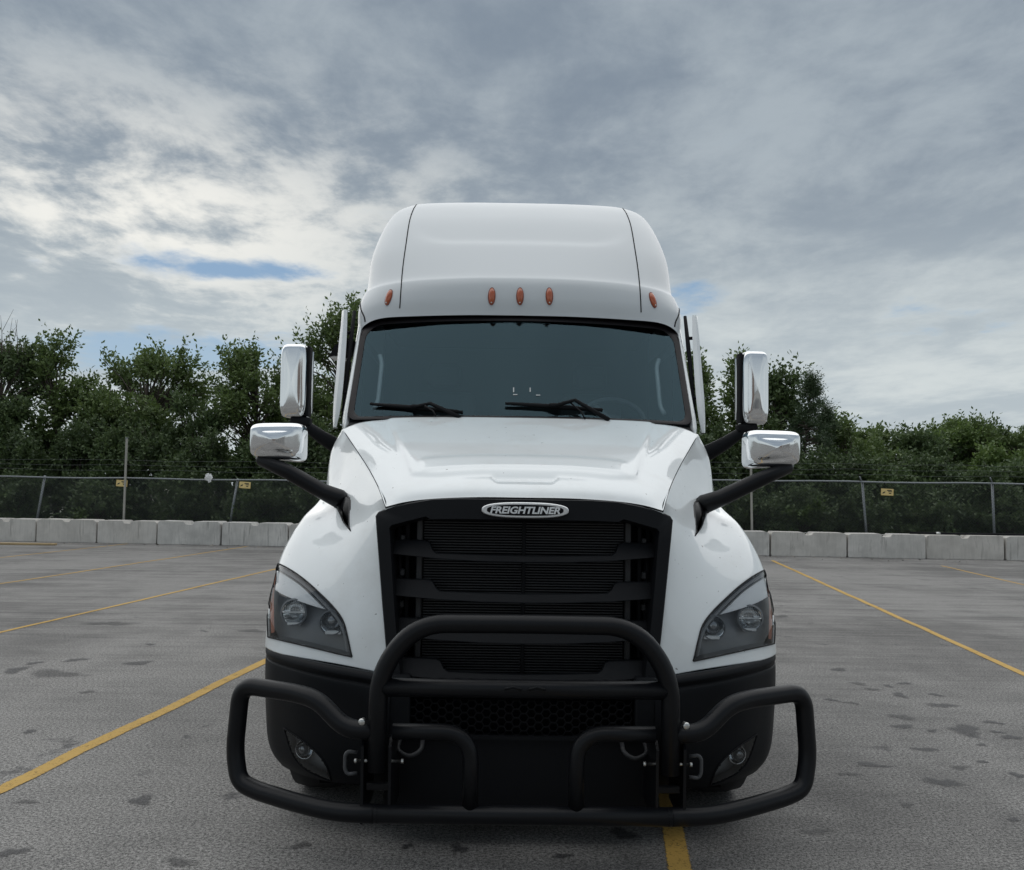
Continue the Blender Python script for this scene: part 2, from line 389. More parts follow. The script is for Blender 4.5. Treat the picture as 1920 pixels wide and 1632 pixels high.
def mk_concrete():
    k = NT('block_concrete'); oi = k.n('ShaderNodeObjectInfo'); tc = k.n('ShaderNodeTexCoord'); ad = k.n('ShaderNodeVectorMath'); ad.operation = 'ADD'
    cb = k.n('ShaderNodeCombineXYZ'); k.l(k.math('MULTIPLY', oi.outputs['Random'], 40), cb.inputs[0]); k.l(tc.outputs['Object'], ad.inputs[0]); k.l(cb.outputs[0], ad.inputs[1]); v = ad.outputs[0]
    n1 = k.noise(v, 1.6, 6, .6, .3); mp = k.n('ShaderNodeMapping'); mp.inputs['Scale'].default_value = (7, 7, .8); k.l(v, mp.inputs[0]); n2 = k.noise(mp.outputs[0], 1.5, 5, .6, .2); n3 = k.noise(v, 30, 4, .7)
    f = k.math('ADD', k.math('MULTIPLY', n1, .6), k.math('MULTIPLY', n2, .4)); c = k.mix(k.rng(f, .32, .68), (.46, .45, .425), (.72, .70, .66))
    c = k.mix(k.math('MULTIPLY', k.rng(n2, .54, .70), .6), c, (.17, .165, .155)); c = k.mix(k.math('MULTIPLY', oi.outputs['Random'], .3), c, (.52, .46, .39))
    c = k.mix(k.math('MULTIPLY', k.rng(n3, .62, .72), .5), c, (.10, .10, .10)); k.set(Base_Color=c, Roughness=.9); k.bump(k.math('ADD', n3, n1), .5, .012); return k.m
MAT['concrete'] = mk_concrete()
def mk_soil():
    k = NT('weedy_soil'); v = k.coord(); n1 = k.noise(v, .5, 6, .6); k.set(Base_Color=k.mix(k.rng(n1, .35, .65), (.03, .045, .02), (.07, .065, .04)), Roughness=.95); return k.m
MAT['soil'] = mk_soil()

# ------------------------------------------------------------------ ground, markings
def plane(name, x0, x1, y0, y1, z, mat):
    me = mesh(name, [(x0, y0, z), (x1, y0, z), (x1, y1, z), (x0, y1, z)], [(0, 1, 2, 3)], False); return obj(name, me, mat)
tag(plane('ground', -700, 700, -700, 700, -.03, MAT['soil']), kind='structure')
BK0, BK1 = -0.081, 20.68                       # front foot of the block wall: y = BK0 x + BK1
def wall_y(x, off=0.0): return BK0*x+BK1+off
lot = obj('parking_lot', mesh('parking_lot', [(-120, -120, 0), (120, -120, 0), (120, wall_y(120, 1.6), 0), (-120, wall_y(-120, 1.6), 0)], [(0, 1, 2, 3)], False), MAT['asphalt']); tag(lot, kind='structure')
LD = Vector((math.sin(R_(6.9)), math.cos(R_(6.9)), 0)); LN = Vector((LD.y, -LD.x, 0))
def painted_line(off, s0, s1, w, seed):
    rng = random.Random(seed); n = int((s1-s0)/.5)+1; V = []; A = []
    for i in range(n):
        s = s0+(s1-s0)*i/(n-1); j = rng.gauss(0, .006)
        for k, e in ((-.5, 0), (-.36, 1), (.36, 1), (.5, 0)):
            q = LN*(off+k*w+j)+LD*s; V.append((q.x, q.y, .004)); A.append(e)
    me = mesh('parking_line', V, grid_faces(n, 4, True), False); at = me.attributes.new('edge', 'FLOAT', 'POINT'); at.data.foreach_set('value', A)
    return tag(obj('parking_line', me, MAT['line']), kind='structure')
for i, (o_, s0, s1) in enumerate([(-2.80, -8, 18.5), (-6.12, -8, 19.5), (-9.2, -6, 20), (.655, -8, 18), (4.03, -8, 19.1), (7.70, -8, 18.6), (-12.5, -6, 20), (11.2, -6, 18)]):
    painted_line(o_, s0, s1, .12 if i in (0, 3) else (.10 if i == 4 else .075), i)
def stain(px, py, w, h, mat, seed):
    rng = random.Random(seed); c = G(px, py); rx = (G(px+w/2, py)-c).length*1.25; ry = max(abs(G(px, py-h/2).y-c.y), .03)*1.35
    n = 22; V = [(c.x, c.y, .003+seed*2e-5)]; A = [1.0]; ph = [rng.uniform(0, 6.28) for _ in range(4)]
    for ring, e in ((.5, .75), (1, 0)):
        for i in range(n):
            t = 2*math.pi*i/n; q = ring*(1+.28*math.sin(2*t+ph[0])+.18*math.sin(3*t+ph[1])+.12*math.sin(5*t+ph[2])); V.append((c.x+rx*q*math.cos(t), c.y+ry*q*math.sin(t), .003+seed*2e-5)); A.append(e)
    Fc = [(0, 1+i, 1+(i+1) % n) for i in range(n)]+[(1+i, 1+n+i, 1+n+(i+1) % n, 1+(i+1) % n) for i in range(n)]
    me = mesh('oil_stain', V, Fc, False); at = me.attributes.new('edge', 'FLOAT', 'POINT'); at.data.foreach_set('value', A)
    o = obj('oil_stain', me, mat, lot); return o
ST = [(1572, 1256, 40, 5), (1693, 1363, 38, 10), (1809, 1369, 68, 18), (1895, 1383, 34, 10), (1765, 1323, 48, 10), (1753, 1303, 28, 6), (1687, 1304, 28, 9), (1767, 1468, 60, 18), (1735, 1406, 44, 9), (1911, 1455, 32, 13), (1635, 1435, 64, 9), (1560, 1313, 24, 6), (1861, 1355, 32, 7), (1843, 1429, 20, 7), (1841, 1397, 18, 6), (1747, 1371, 22, 6), (1867, 1373, 22, 6), (1635, 1137, 20, 3), (1697, 1282, 26, 5), (1665, 1287, 20, 5), (1900, 1537, 32, 8),
      (259, 1244, 42, 10), (142, 1238, 42, 7), (64, 1244, 32, 6), (29, 1257, 50, 11), (282, 1209, 18, 4), (56, 1372, 30, 7), (264, 1502, 60, 16), (22, 1599, 54, 18), (1170, 1565, 60, 20), (860, 1592, 40, 16), (763, 1588, 24, 11), (1057, 1606, 40, 9)]
ST2 = [(1598, 1319, 26, 5), (1635, 1293, 28, 6), (1611, 1283, 34, 6), (1466, 1156, 30, 5), (474, 1184, 55, 6), (206, 1170, 90, 9), (165, 1298, 32, 6), (49, 1504, 44, 9), (338, 1618, 70, 16), (565, 1586, 40, 14), (100, 1264, 120, 14), (1590, 1452, 40, 8), (1800, 1440, 40, 8), (1690, 1345, 60, 9), (1700, 1510, 36, 8), (1530, 1560, 60, 12), (1340, 1100, 80, 8)]
for i, q in enumerate(ST): stain(*q, MAT['stain'], i)
for i, q in enumerate(ST2): stain(*q, MAT['stain2'], 40+i)

# ------------------------------------------------------------------ concrete block wall
WANG = math.atan(BK0)
edges = [-18.0, -16.1, -14.3, -12.6, -10.92, -9.27, -7.53, -5.72, -3.95, -2.1, -.3, 1.5, 3.25, 4.92, 6.72, 8.62, 10.55, 12.47, 14.4, 16.3]
rb = random.Random(4)
blk_desc = {0: 'at the far end of the wall, beyond the plank', 1: 'beside the loose timber plank', 2: 'with the timber plank lying at its foot', 3: 'two blocks along from the tall thin pole', 4: 'in front of the tall thin pole', 5: 'next along from the tall thin pole, towards the truck',
            6: 'in front of the leaning fence post by the yellow plate', 7: 'last one before the truck hides the wall', 13: 'first one showing past the truck, beside the bare pole', 14: 'beside the bare pole, where a yellow parking line ends', 15: 'in front of the fence post with a bent arm', 16: 'with a pipe lying along its top', 17: 'beyond the one under the black pipe', 18: 'at the end of the wall past the pipe'}
for i in range(len(edges)-1):
    x0, x1 = edges[i]+.018, edges[i+1]-.018; Lx = (x1-x0)/math.cos(WANG); h = rb.uniform(.595, .615); a = Lx/2
    nw, nd = rb.uniform(.06, .09), rb.uniform(.065, .085)
    J = lambda s=.008: rb.gauss(0, s)
    poly = [(-a+.012, 0), (a-.012, 0), (a, .03+abs(J())), (a+J(.004), h-.05+J()), (a-.07+J(.02), h+J(.004)), (nw+.06, h), (nw, h-nd), (-nw, h-nd), (-nw-.06, h+J(.003)), (-a+.07+J(.02), h+J(.004)), (-a+J(.004), h-.05+J()), (-a, .03)]
    bm = bmesh.new(); vs0 = [bm.verts.new((x, 0, z)) for x, z in poly[::1]]; f = bm.faces.new(vs0)
    r = bmesh.ops.extrude_face_region(bm, geom=[f]); bmesh.ops.translate(bm, verts=[v for v in r['geom'] if isinstance(v, bmesh.types.BMVert)], vec=(0, .6, 0))
    bmesh.ops.recalc_face_normals(bm, faces=bm.faces[:]); bmesh.ops.bevel(bm, geom=bm.edges[:], offset=.009, segments=2, affect='EDGES')
    me = bpy.data.meshes.new('concrete_block'); bm.to_mesh(me); bm.free()
    o = obj('concrete_block', me, MAT['concrete']); xm = (x0+x1)/2; o.location = (xm, wall_y(xm)+rb.uniform(-.03, .05), 0); o.rotation_euler.z = WANG+rb.gauss(0, .006)
    tag(o, 'grey concrete barrier block '+blk_desc[i] if i in blk_desc else 'grey concrete barrier block of the wall hidden behind the truck', 'concrete block', 'blocks of the barrier wall')
    lp = tube(fillet([(-.05, .3, h-nd-.02), (-.05, .3, h-nd+.045), (.05, .3, h-nd+.045), (.05, .3, h-nd-.02)], .04, 4), .008, 6).build('lifting_loop', MAT['steel'], o)

# ------------------------------------------------------------------ chain-link fence
def fence_pt(x, z): return Vector((x, wall_y(x, 1.0), z))
def rail_z(x): return 1.74 if x < -3 else (1.92 if x > 6 else 1.74+.18*(x+3)/9)
def fence(x0, x1, posts, label, arms):
    f = empty('chain_link_fence', fence_pt((x0+x1)/2, 0))
    n = int((x1-x0)/1.0); tube([fence_pt(x0+(x1-x0)*i/n, rail_z(x0+(x1-x0)*i/n)+.012*math.sin(i*1.7)) for i in range(n+1)], .021, 8).build('top_rail', MAT['galv'], f)
    W = MB(); s = .075; k = x0
    def wire(a, b, r=.0026):
        d = (b-a).normalized(); u = Vector((0, 1, 0)); w = d.cross(u)
        V = []
        for q in (a, b):
            for t in (0, 2.094, 4.189): V.append(q+(u*math.cos(t)+w*math.sin(t))*r)
        W.add(V, [(0, 1, 4, 3), (1, 2, 5, 4), (2, 0, 3, 5)])
    while k < x1:
        zt = rail_z(k)
        wire(fence_pt(k, .02), fence_pt(min(k+zt-.02, x1), zt if k+zt-.02 < x1 else .02+x1-k)); wire(fence_pt(k, zt), fence_pt(min(k+zt-.02, x1), .02 if k+zt-.02 < x1 else zt-(x1-k)))
        k += s
    W.build('wire_mesh', MAT['wire'], f, False)['kind'] = 'stuff'
    for (xb, xt, zt) in posts:
        c = fence_pt(xt, zt); b = fence_pt(xb, -.02); b.y += .045; c.y += .045
        p = tube([b, c], .034, 10).build('post', MAT['galv'], f)
        if arms: tube([c, c+Vector((-.11, -.12, .13))], .018, 8).build('barb_arm', MAT['galv'], p)
        else: sphere(c, .042, (1, 1, .7), 6).build('cap', MAT['galv'], p)
    for dz in (.22, .36, .50):
        tube([fence_pt(x0+(x1-x0)*i/14, rail_z(x0)+dz+.02*math.sin(i*2.1+dz*9)) for i in range(15)], .003, 5).build('wire_strand', MAT['wire'], f)
    tag(f, label, 'fence', 'chain-link fence runs behind the blocks'); return f
fence(-19, 3.95, [(-18.4, -18.3, 1.76), (-13.2, -12.94, 1.76), (-7.68, -7.42, 1.75), (-4.6, -4.55, 1.75), (-1.5, -1.45, 1.76), (1.6, 1.6, 1.84)], 'galvanised chain-link fence with leaning posts behind the blocks', False)
fence(4.0, 18, [(4.6, 4.6, 1.9), (9.53, 9.39, 1.92), (12.75, 12.7, 1.94), (15.9, 15.9, 1.93)], 'galvanised chain-link fence whose posts carry bent barbed-wire arms', True)
def pole(x, zt, lean, label):
    b = fence_pt(x, 0); b.y -= .12; h = .026
    o = box(-h, h, -h, h, 0, zt, .005, 1).build('thin_pole', simple('faded_pole_paint', (.36, .35, .31), .7), None, False); o.location = b; o.rotation_euler.y = lean
    c = box(-h-.006, h+.006, -h-.006, h+.006, zt-.02, zt+.008, .003, 1).build('pole_cap', MAT['galv'], o, False)
    return tag(o, label, 'pole')
pole(-10.55, 2.86, .0, 'tall thin square pole rising above the fence beside a yellow plate')
pole(6.50, 2.55, -.015, 'thin pale pole standing by the fence behind the hood mirror arm')
def sign(x, z, rot, label, flip):
    c = fence_pt(x, z); o = box(-.16, .16, -.006, .006, -.09, .09, .012, 2).build('warning_plate', MAT['signy'], None, False); o.location = (c.x, c.y-.035, c.z); o.rotation_euler = (0, rot, WANG)
    s = -1 if flip else 1
    MB().add([(-.125*s, -.0085, -.05), (-.06*s, -.0085, -.02), (-.055*s, -.0085, .02), (-.085*s, -.0085, .0), (-.11*s, -.0085, -.005)], [(0, 1, 2, 3, 4)]).build('printed_symbol', MAT['print'], o, False)
    for (a, b, zz, hh) in ((-.01, .11, .045, .012), (.02, .125, .012, .009), (.04, .10, -.03, .012)):
        MB().add([(a, -.0085, zz-hh), (b, -.0085, zz-hh), (b, -.0085, zz+hh), (a, -.0085, zz+hh)], [(0, 1, 2, 3)]).build('printed_line', MAT['print'], o, False)
    return tag(o, label, 'sign', 'small yellow plates wired to the fence')
sign(-10.68, 1.60, .05, 'small yellow warning plate on fence beside the tall thin pole', False)
sign(-7.19, 1.60, .06, 'small yellow warning plate on fence beside the leaning post', False)
sign(10.0, 1.66, .04, 'small yellow warning plate on fence beside the post with bent arm', False)
# rag, pipe, plank, grit
bm = bmesh.new(); bmesh.ops.create_icosphere(bm, subdivisions=3, radius=.09); rr = random.Random(2)
for v in bm.verts: v.co *= 1+rr.uniform(-.35, .35); v.co.y *= .5; v.co.z *= 1.2
me = bpy.data.meshes.new('plastic_bag'); bm.to_mesh(me); bm.free(); o = obj('plastic_bag', me, MAT['bag']); o.location = fence_pt(-8.22, 1.79)+Vector((0, -.03, 0)); tag(o, 'crumpled white plastic bag caught on the fence top rail', 'bag')
pz = .625; o = tube([(10.3, wall_y(10.3, .33), pz+.005), (11.4, wall_y(11.4, .35), pz), (12.6, wall_y(12.6, .33), pz+.005), (13.9, wall_y(13.9, .3), pz)], .028, 10).build('pipe', MAT['dull']); tag(o, 'long black pipe lying along the tops of the blocks', 'pipe')
tube([(10.95, wall_y(10.95, .34), pz), (11.05, wall_y(11.05, .34), pz)], .04, 12).build('coupling', MAT['steel'], o)
q = G(30, 1022); o = box(-1.0, 1.0, -.075, .075, 0, .05, .006, 1).build('timber_plank', MAT['wood'], None, False); o.location = (q.x, q.y, .004); o.rotation_euler.z = .02; tag(o, 'pale timber plank lying on the asphalt at the foot of the blocks', 'plank')
gr = MB(); rg = random.Random(9)
for i in range(420):
    x = rg.uniform(-17, 17); y = wall_y(x)-abs(rg.gauss(0, .55))-.03; s = rg.uniform(.008, .035)*(1 if rg.random() < .93 else 1.8)
    V = [(x+rg.gauss(0, s), y+rg.gauss(0, s), 0 if k < 3 else s*rg.uniform(.4, 1)) for k in range(4)]; gr.add(V, [(0, 1, 3), (1, 2, 3), (2, 0, 3), (0, 2, 1)])
tag(gr.build('grit', simple('pale_grit', (.26, .24, .21), .9, 0, 0, .5, 40), None, False), 'scattered pale grit and crumbs along the foot of the blocks', 'debris', kind='stuff')

# ------------------------------------------------------------------ trees
def leaf_mesh(name, C_, D_, size, seed, mat, aspect=.55):
    r = np.random.default_rng(seed); n = len(C_)
    d = D_+r.normal(0, .75, (n, 3)); d /= np.linalg.norm(d, axis=1, keepdims=True)+1e-9
    a = r.normal(0, 1, (n, 3)); w = np.cross(d, a); w /= np.linalg.norm(w, axis=1, keepdims=True)+1e-9; nn = np.cross(d, w)
    L = (size*r.uniform(.65, 1.35, n))[:, None]; W = L*aspect*.5
    V = np.empty((n, 4, 3)); V[:, 0] = C_; V[:, 1] = C_+d*L*.5+w*W+nn*L*.1; V[:, 2] = C_+d*L; V[:, 3] = C_+d*L*.5-w*W+nn*L*.1
    me = bpy.data.meshes.new(name); me.vertices.add(4*n); me.vertices.foreach_set('co', V.ravel()); me.loops.add(4*n); me.loops.foreach_set('vertex_index', np.arange(4*n, dtype=np.int32))
    me.polygons.add(n); me.polygons.foreach_set('loop_start', np.arange(0, 4*n, 4, dtype=np.int32)); me.update(calc_edges=True); me.materials.append(mat); return me
def plant(name, label, cat, px, top, wpx, off, mat, seed, tips=95, twigs=8, lpt=13, size=.14, crown0=.25, style='broad', group=None, bare=0):
    r = random.Random(seed); rn = np.random.default_rng(seed)
    d = ray(px, 900); t = (wall_y(0, off)+BK0*CAM.x-CAM.y)/(d.y-BK0*d.x); b = CAM+d*t; bx, by = b.x, wall_y(b.x, off)
    q = P(px, top, by); H = q.z; Rr = abs(P(px+wpx/2, top, by).x-q.x)
    if style in ('broad', 'upright'): Rr *= 1.12; tips = int(tips*1.35)
    root = empty(name, (bx, by, -.03)); tw = MB(); base = Vector((bx, by, -.05))
    lean = Vector((r.gauss(0, .05), r.gauss(0, .05), 0))*H
    zc0 = H*crown0; ch = (H-zc0)
    trunk_top = base+lean*.6+Vector((0, 0, H*.62 if style != 'bush' else H*.3))
    tr = max(.035, H*.014)
    tw.add(*(lambda m: (m.V, m.F))(tube([base, base.lerp(trunk_top, .33)+Vector((r.gauss(0, .06), r.gauss(0, .06), 0)), base.lerp(trunk_top, .7)+Vector((r.gauss(0, .08), r.gauss(0, .08), 0)), trunk_top], [tr*1.25, tr, tr*.75, tr*.45], 8)))
    C_ = []; D_ = []
    def env(h):                        # crown radius at relative height
        if style == 'upright': return (.55+.45*math.sin(math.pi*min(1, h*1.05)))*(1 if h < .8 else max(.15, 1-(h-.8)*3.6))
        if style == 'conifer': return max(.03, 1.0-h)
        if style == 'bush': return max(.2, math.sqrt(max(0, 1-(h*.97)**2.4)))
        return max(.25, math.sqrt(max(0, 1-((h-.50)/.58)**2)))
    clumps = []
    for i in range(max(8, tips//7)):
        h = (i+r.random())/max(8, tips//7); an = r.uniform(0, 6.28); clumps.append((h, an, Rr*env(h)*math.sqrt(r.uniform(.12, 1))))
    lobes = [(r.uniform(0, 6.28), r.uniform(.15, 1), r.uniform(.55, 1.15)) for _ in range(7)]
    for i in range(tips):
        if style in ('broad', 'upright'):
            ch_, ca, cr_ = clumps[i % len(clumps)]; h = min(1, max(0, ch_+r.gauss(0, .045)))
        else: h = r.random()**.8
        an = r.uniform(0, 6.28); rad = Rr*env(h)*math.sqrt(r.uniform(.05, 1))
        k = max((lb[2]*math.exp(-((math.cos(an-lb[0])-1)**2*1.4+(h-lb[1])**2*5)) for lb in lobes)); rad *= (.55+.6*k) if style != 'conifer' else 1.0
        tip = base+lean*h+Vector((rad*math.cos(an), rad*math.sin(an), zc0+ch*h*((.80+.2*k) if style != 'conifer' else 1)))
        if style in ('broad', 'upright'): tip = base+lean*h+Vector((cr_*math.cos(ca)+r.gauss(0, .085*Rr+.1), cr_*math.sin(ca)+r.gauss(0, .085*Rr+.1), zc0+ch*h*.93))
        fr = base.lerp(trunk_top, min(1, max(.15, (tip.z-.30*rad-ch*.16)/max(trunk_top.z, .1))))
        if style == 'conifer': fr = base.lerp(base+lean+Vector((0, 0, H*.97)), min(1, max(.05, (tip.z+.25*rad)/H)))
        mid = fr.lerp(tip, .5)+Vector((r.gauss(0, .08), r.gauss(0, .08), .10*(tip-fr).length))
        if style != 'bush' or i % 3 == 0:
            m = tube([fr, mid, tip], [max(.010, tr*.32), max(.008, tr*.2), .005], 4, False); tw.add(m.V, m.F)
        out = (tip-fr).normalized()
        for j in range(twigs):
            s = (r.uniform(.45, 1.0)**.8 if style not in ('broad', 'upright') else r.uniform(.62, 1.0)); p0 = (fr.lerp(mid, s*2) if s < .5 else mid.lerp(tip, s*2-1))
            dr = Vector((out.x*.6+r.gauss(0, .6), out.y*.6+r.gauss(0, .6), out.z*.5+.35+r.gauss(0, .45))).normalized()
            if style == 'conifer': dr = Vector((out.x+r.gauss(0, .45), out.y+r.gauss(0, .45), .35+r.gauss(0, .3))).normalized()
            ln = r.uniform(.25, .7)*(H/6.0)**.5*(1 if style not in ('bush', 'conifer') else .8 if style == 'bush' else .62)
            if style in ('broad', 'upright') and h > .7 and j < 3: ln *= 1.35; dr = (dr+Vector((0, 0, 1.1))).normalized()
            for q_ in range(lpt):
                u = (q_+.5)/lpt; c = p0+dr*(ln*u)
                C_.append((c.x+r.gauss(0, .045), c.y+r.gauss(0, .045), c.z+r.gauss(0, .045))); D_.append((dr.x, dr.y, dr.z-.25))
    for i in range(bare):
        a = trunk_top+Vector((r.gauss(0, .45), r.gauss(0, .3), H*.28)); e = a+Vector((r.gauss(0, .4), r.gauss(0, .2), r.uniform(.8, 1.5)))
        m = tube([a, a.lerp(e, .5)+Vector((r.gauss(0, .08), 0, 0)), e], [.014, .009, .004], 4, False); tw.add(m.V, m.F)
    cm = leaf_mesh('crown', np.array(C_), np.array(D_), size if style != 'conifer' else .085, seed, mat, .5 if style != 'conifer' else .26)
    if style == 'bush': obj('foliage', cm, None, root); tw.build('stem', MAT['bark'], root)
    else: tw.build('trunk', MAT['bark'], root); obj('crown', cm, None, root)
    tag(root, label, cat, group); return root
TG = 'trees beyond the fence'
A_, B_, C2, E_ = MAT['leaf_a'], MAT['leaf_b'], MAT['leaf_c'], MAT['leaf_e']
plant('leafy_tree', 'dense dark tree with bare twigs on top, at the end of the fence', 'tree', 2, 622, 180, 4.5, B_, 11, 150, 9, 13, .140, .12, 'broad', TG, 14)
plant('leafy_tree', 'slender upright tree beside the dense dark tree', 'tree', 112, 618, 115, 5, A_, 12, 62, 8, 13, .140, .25, 'upright', TG)
plant('leafy_tree', 'broad spreading elm-like tree right behind the tall thin pole', 'tree', 268, 648, 225, 5.5, A_, 13, 130, 8, 13, .140, .42, 'broad', TG)
plant('leafy_tree', 'open rounded tree with sky showing through, behind the tall chrome mirror', 'tree', 462, 636, 190, 5.0, A_, 14, 105, 8, 12, .140, .32, 'broad', TG)
plant('leafy_tree', 'tallest tree, rising close beside the cab roof', 'tree', 650, 552, 200, 6.0, A_, 15, 165, 9, 13, .140, .15, 'upright', TG)
plant('leafy_tree', 'short bushy tree between the elm-like tree and the rounded tree', 'tree', 362, 735, 110, 4.0, B_, 16, 60, 8, 12, .140, .1, 'broad', TG)
plant('leafy_tree', 'low leafy tree filling the gap beside the slender upright tree', 'tree', 190, 738, 120, 5.2, A_, 24, 70, 8, 12, .14, .15, 'broad', TG)
plant('leafy_tree', 'low leafy tree filling the gap beside the tallest tree', 'tree', 556, 722, 120, 5.4, A_, 25, 80, 8, 12, .14, .15, 'broad', TG)
plant('leafy_tree', 'narrow feathery tree beside the white side deflector', 'tree', 1337, 662, 72, 5.5, A_, 17, 46, 8, 12, .140, .2, 'upright', TG)
plant('leafy_tree', 'narrow dark tree directly behind the tall chrome mirror on the driver door', 'tree', 1392, 650, 80, 5.0, A_, 18, 62, 8, 12, .140, .2, 'upright', TG)
plant('leafy_tree', 'pointed dark tree next to the juniper', 'tree', 1466, 682, 95, 5.5, B_, 19, 72, 8, 12, .140, .15, 'upright', TG)
plant('juniper_tree', 'dark juniper with upswept feathery branches', 'tree', 1496, 700, 170, 4.2, E_, 20, 120, 10, 13, .11, .05, 'conifer', TG)
plant('juniper_tree', 'low dark juniper leaning out from the taller one', 'tree', 1545, 752, 150, 4.6, E_, 21, 90, 9, 12, .11, .05, 'conifer', TG)
plant('leafy_tree', 'rounded mid-height tree next to the junipers', 'tree', 1592, 778, 120, 6.0, A_, 22, 90, 8, 12, .140, .12, 'broad', TG)
far = [(1660, 800, 110, 11, A_, 'low rounded green tree in the far row, nearest the junipers'), (1712, 806, 100, 9, B_, 'dark low tree in the far row'), (1757, 796, 110, 10, C2, 'yellow-green tree standing out in the far row'), (1815, 788, 110, 12, A_, 'green tree with wispy top in the far row'), (1868, 786, 105, 11, A_, 'tallest wispy green tree at the end of the far row'), (1925, 792, 110, 12, B_, 'dark green tree at the very end of the far row'), (1905, 842, 80, 6, C2, 'bright lime-green sapling in front of the far row')]
for i, (px, tp, w, of, mt, lb) in enumerate(far): plant('far_tree', lb, 'tree', px, tp, w*1.5, of, mt, 30+i, 150, 9, 12, .140, .06, 'broad', TG)
SG = 'shrubs behind the fence'
sh = [(-40, 770, 170, 3.2), (52, 800, 140, 3.0), (140, 775, 150, 3.4), (225, 770, 150, 3.0), (310, 778, 150, 3.2), (395, 800, 140, 2.9), (470, 790, 130, 3.3), (545, 780, 130, 3.0), (620, 790, 130, 3.2), (700, 800, 120, 3.0),
      (1290, 810, 120, 3.2), (1360, 800, 120, 3.0), (1430, 800, 130, 3.2), (1520, 822, 150, 2.8), (1600, 832, 150, 3.4), (1680, 866, 130, 2.6), (1755, 838, 160, 3.4), (1830, 872, 120, 2.6), (1905, 850, 150, 3.2), (1980, 855, 150, 3.2)]
near = ['past the dense dark tree', 'below the dense dark tree', 'below the slender upright tree', 'directly behind the tall thin pole', 'below the elm-like tree', 'behind the white bag on the fence', 'behind the leaning post', 'behind the lower chrome mirror on the passenger side', 'close beside the truck fender', 'mostly hidden behind the cab', 'mostly hidden behind the driver door', 'behind the upper mirror arm', 'behind the thin pale pole', 'below the juniper', 'behind the post with a bent arm', 'behind the yellow plate past the bent-arm post', 'below the yellow-green tree', 'behind the pipe on the blocks', 'below the lime-green sapling', 'past the lime-green sapling']
for i, (px, tp, w, of) in enumerate(sh): plant('shrub', 'tangled dark shrub '+near[i], 'shrub', px, tp, w*1.15, of, MAT['leaf_d'] if i % 3 else B_, 60+i, 125, 9, 12, .115, .0, 'bush', SG)
for i, (px, tp, w, of) in enumerate([(30, 880, 160, 1.9), (190, 885, 150, 2.0), (330, 880, 150, 1.8), (470, 885, 150, 2.0), (590, 880, 130, 1.9), (1390, 900, 130, 2.0), (1500, 905, 150, 1.8), (1630, 910, 150, 2.0), (1760, 905, 150, 1.9), (1890, 900, 150, 2.0)]):
    plant('shrub', 'low ivy-like thicket pressed against the wire, '+['at the far end', 'by the first plate', 'under the bag', 'by the leaning post', 'beside the fender', 'by the pale pole', 'below the juniper', 'by the bent-arm post', 'behind the pipe', 'past the pipe'][i], 'shrub', px, tp, w, of, MAT['leaf_d'], 100+i, 80, 9, 11, .10, .0, 'bush', 'thicket against the wire')

# what the truck hides from here, and a little beyond both ends of the frame
for i, (px, tp) in enumerate([(745, 650), (850, 690), (960, 660), (1070, 700), (1180, 670), (1270, 705)]):
    plant('leafy_tree', 'leafy tree of the row directly behind the truck', 'tree', px, tp, 170, 5.2, A_ if i % 2 else B_, 130+i, 80, 8, 11, .15, .2, 'broad', 'trees hidden by the truck')
    plant('shrub', 'dark shrub of the row directly behind the truck', 'shrub', px+30, 800+10*(i % 2), 150, 3.0, MAT['leaf_d'], 140+i, 85, 9, 11, .13, .0, 'bush', 'shrubs hidden by the truck')
for i, (px, tp) in enumerate([(-130, 640), (-280, 660), (2060, 780), (2200, 760)]):
    plant('leafy_tree', 'leafy tree where the row runs on past the '+('dense dark tree' if i < 2 else 'end of the far row'), 'tree', px, tp, 210, 5.5, A_ if i % 2 else B_, 150+i, 90, 8, 11, .15, .06, 'broad', TG)

# ------------------------------------------------------------------ the truck (front of the guard at y = 0, nose towards -y)
truck = empty('semi_truck', (0, 3.0, 0))
tag(truck, 'white sleeper-cab semi truck with black grille guard, parked facing out', 'truck')
W_ = MAT['white']
def grid_mb(S, flip=False):
    nr, nc = S.shape[:2]; return MB().add(S.reshape(-1, 3).tolist(), grid_faces(nr, nc, flip))
def both(mb, name, mat, parent=truck, smooth=True, ang=None):
    a = mb.build(name, mat, parent, smooth, ang); b = mb.mir().build(name, mat, parent, smooth, ang); return a, b
def thick(o, t=.006):
    m = o.modifiers.new('thickness', 'SOLIDIFY'); m.thickness = t
    s_ = sum(p.normal.dot(p.center-Vector((0, 2.6, .9))) for p in o.data.polygons); m.offset = -1 if s_ > 0 else 1; return o
def bvh_of(mb): return BVHTree.FromPolygons([Vector(v) for v in mb.V], mb.F)
def hit(bvh, x, y, off=0.0):
    d = ray(x, y).normalized(); loc, n, i, dist = bvh.ray_cast(CAM, d)
    if loc is None:
        best = None                                     # grazing edge: nearest surface point to the ray
        for t in np.linspace(4, 9, 60):
            r = bvh.find_nearest(CAM+d*t)
            if best is None or r[3] < best[3]: best = r
        loc, n = best[0], best[1]
    if n.dot(CAM-loc) < 0: n = -n
    return loc+n*off, n

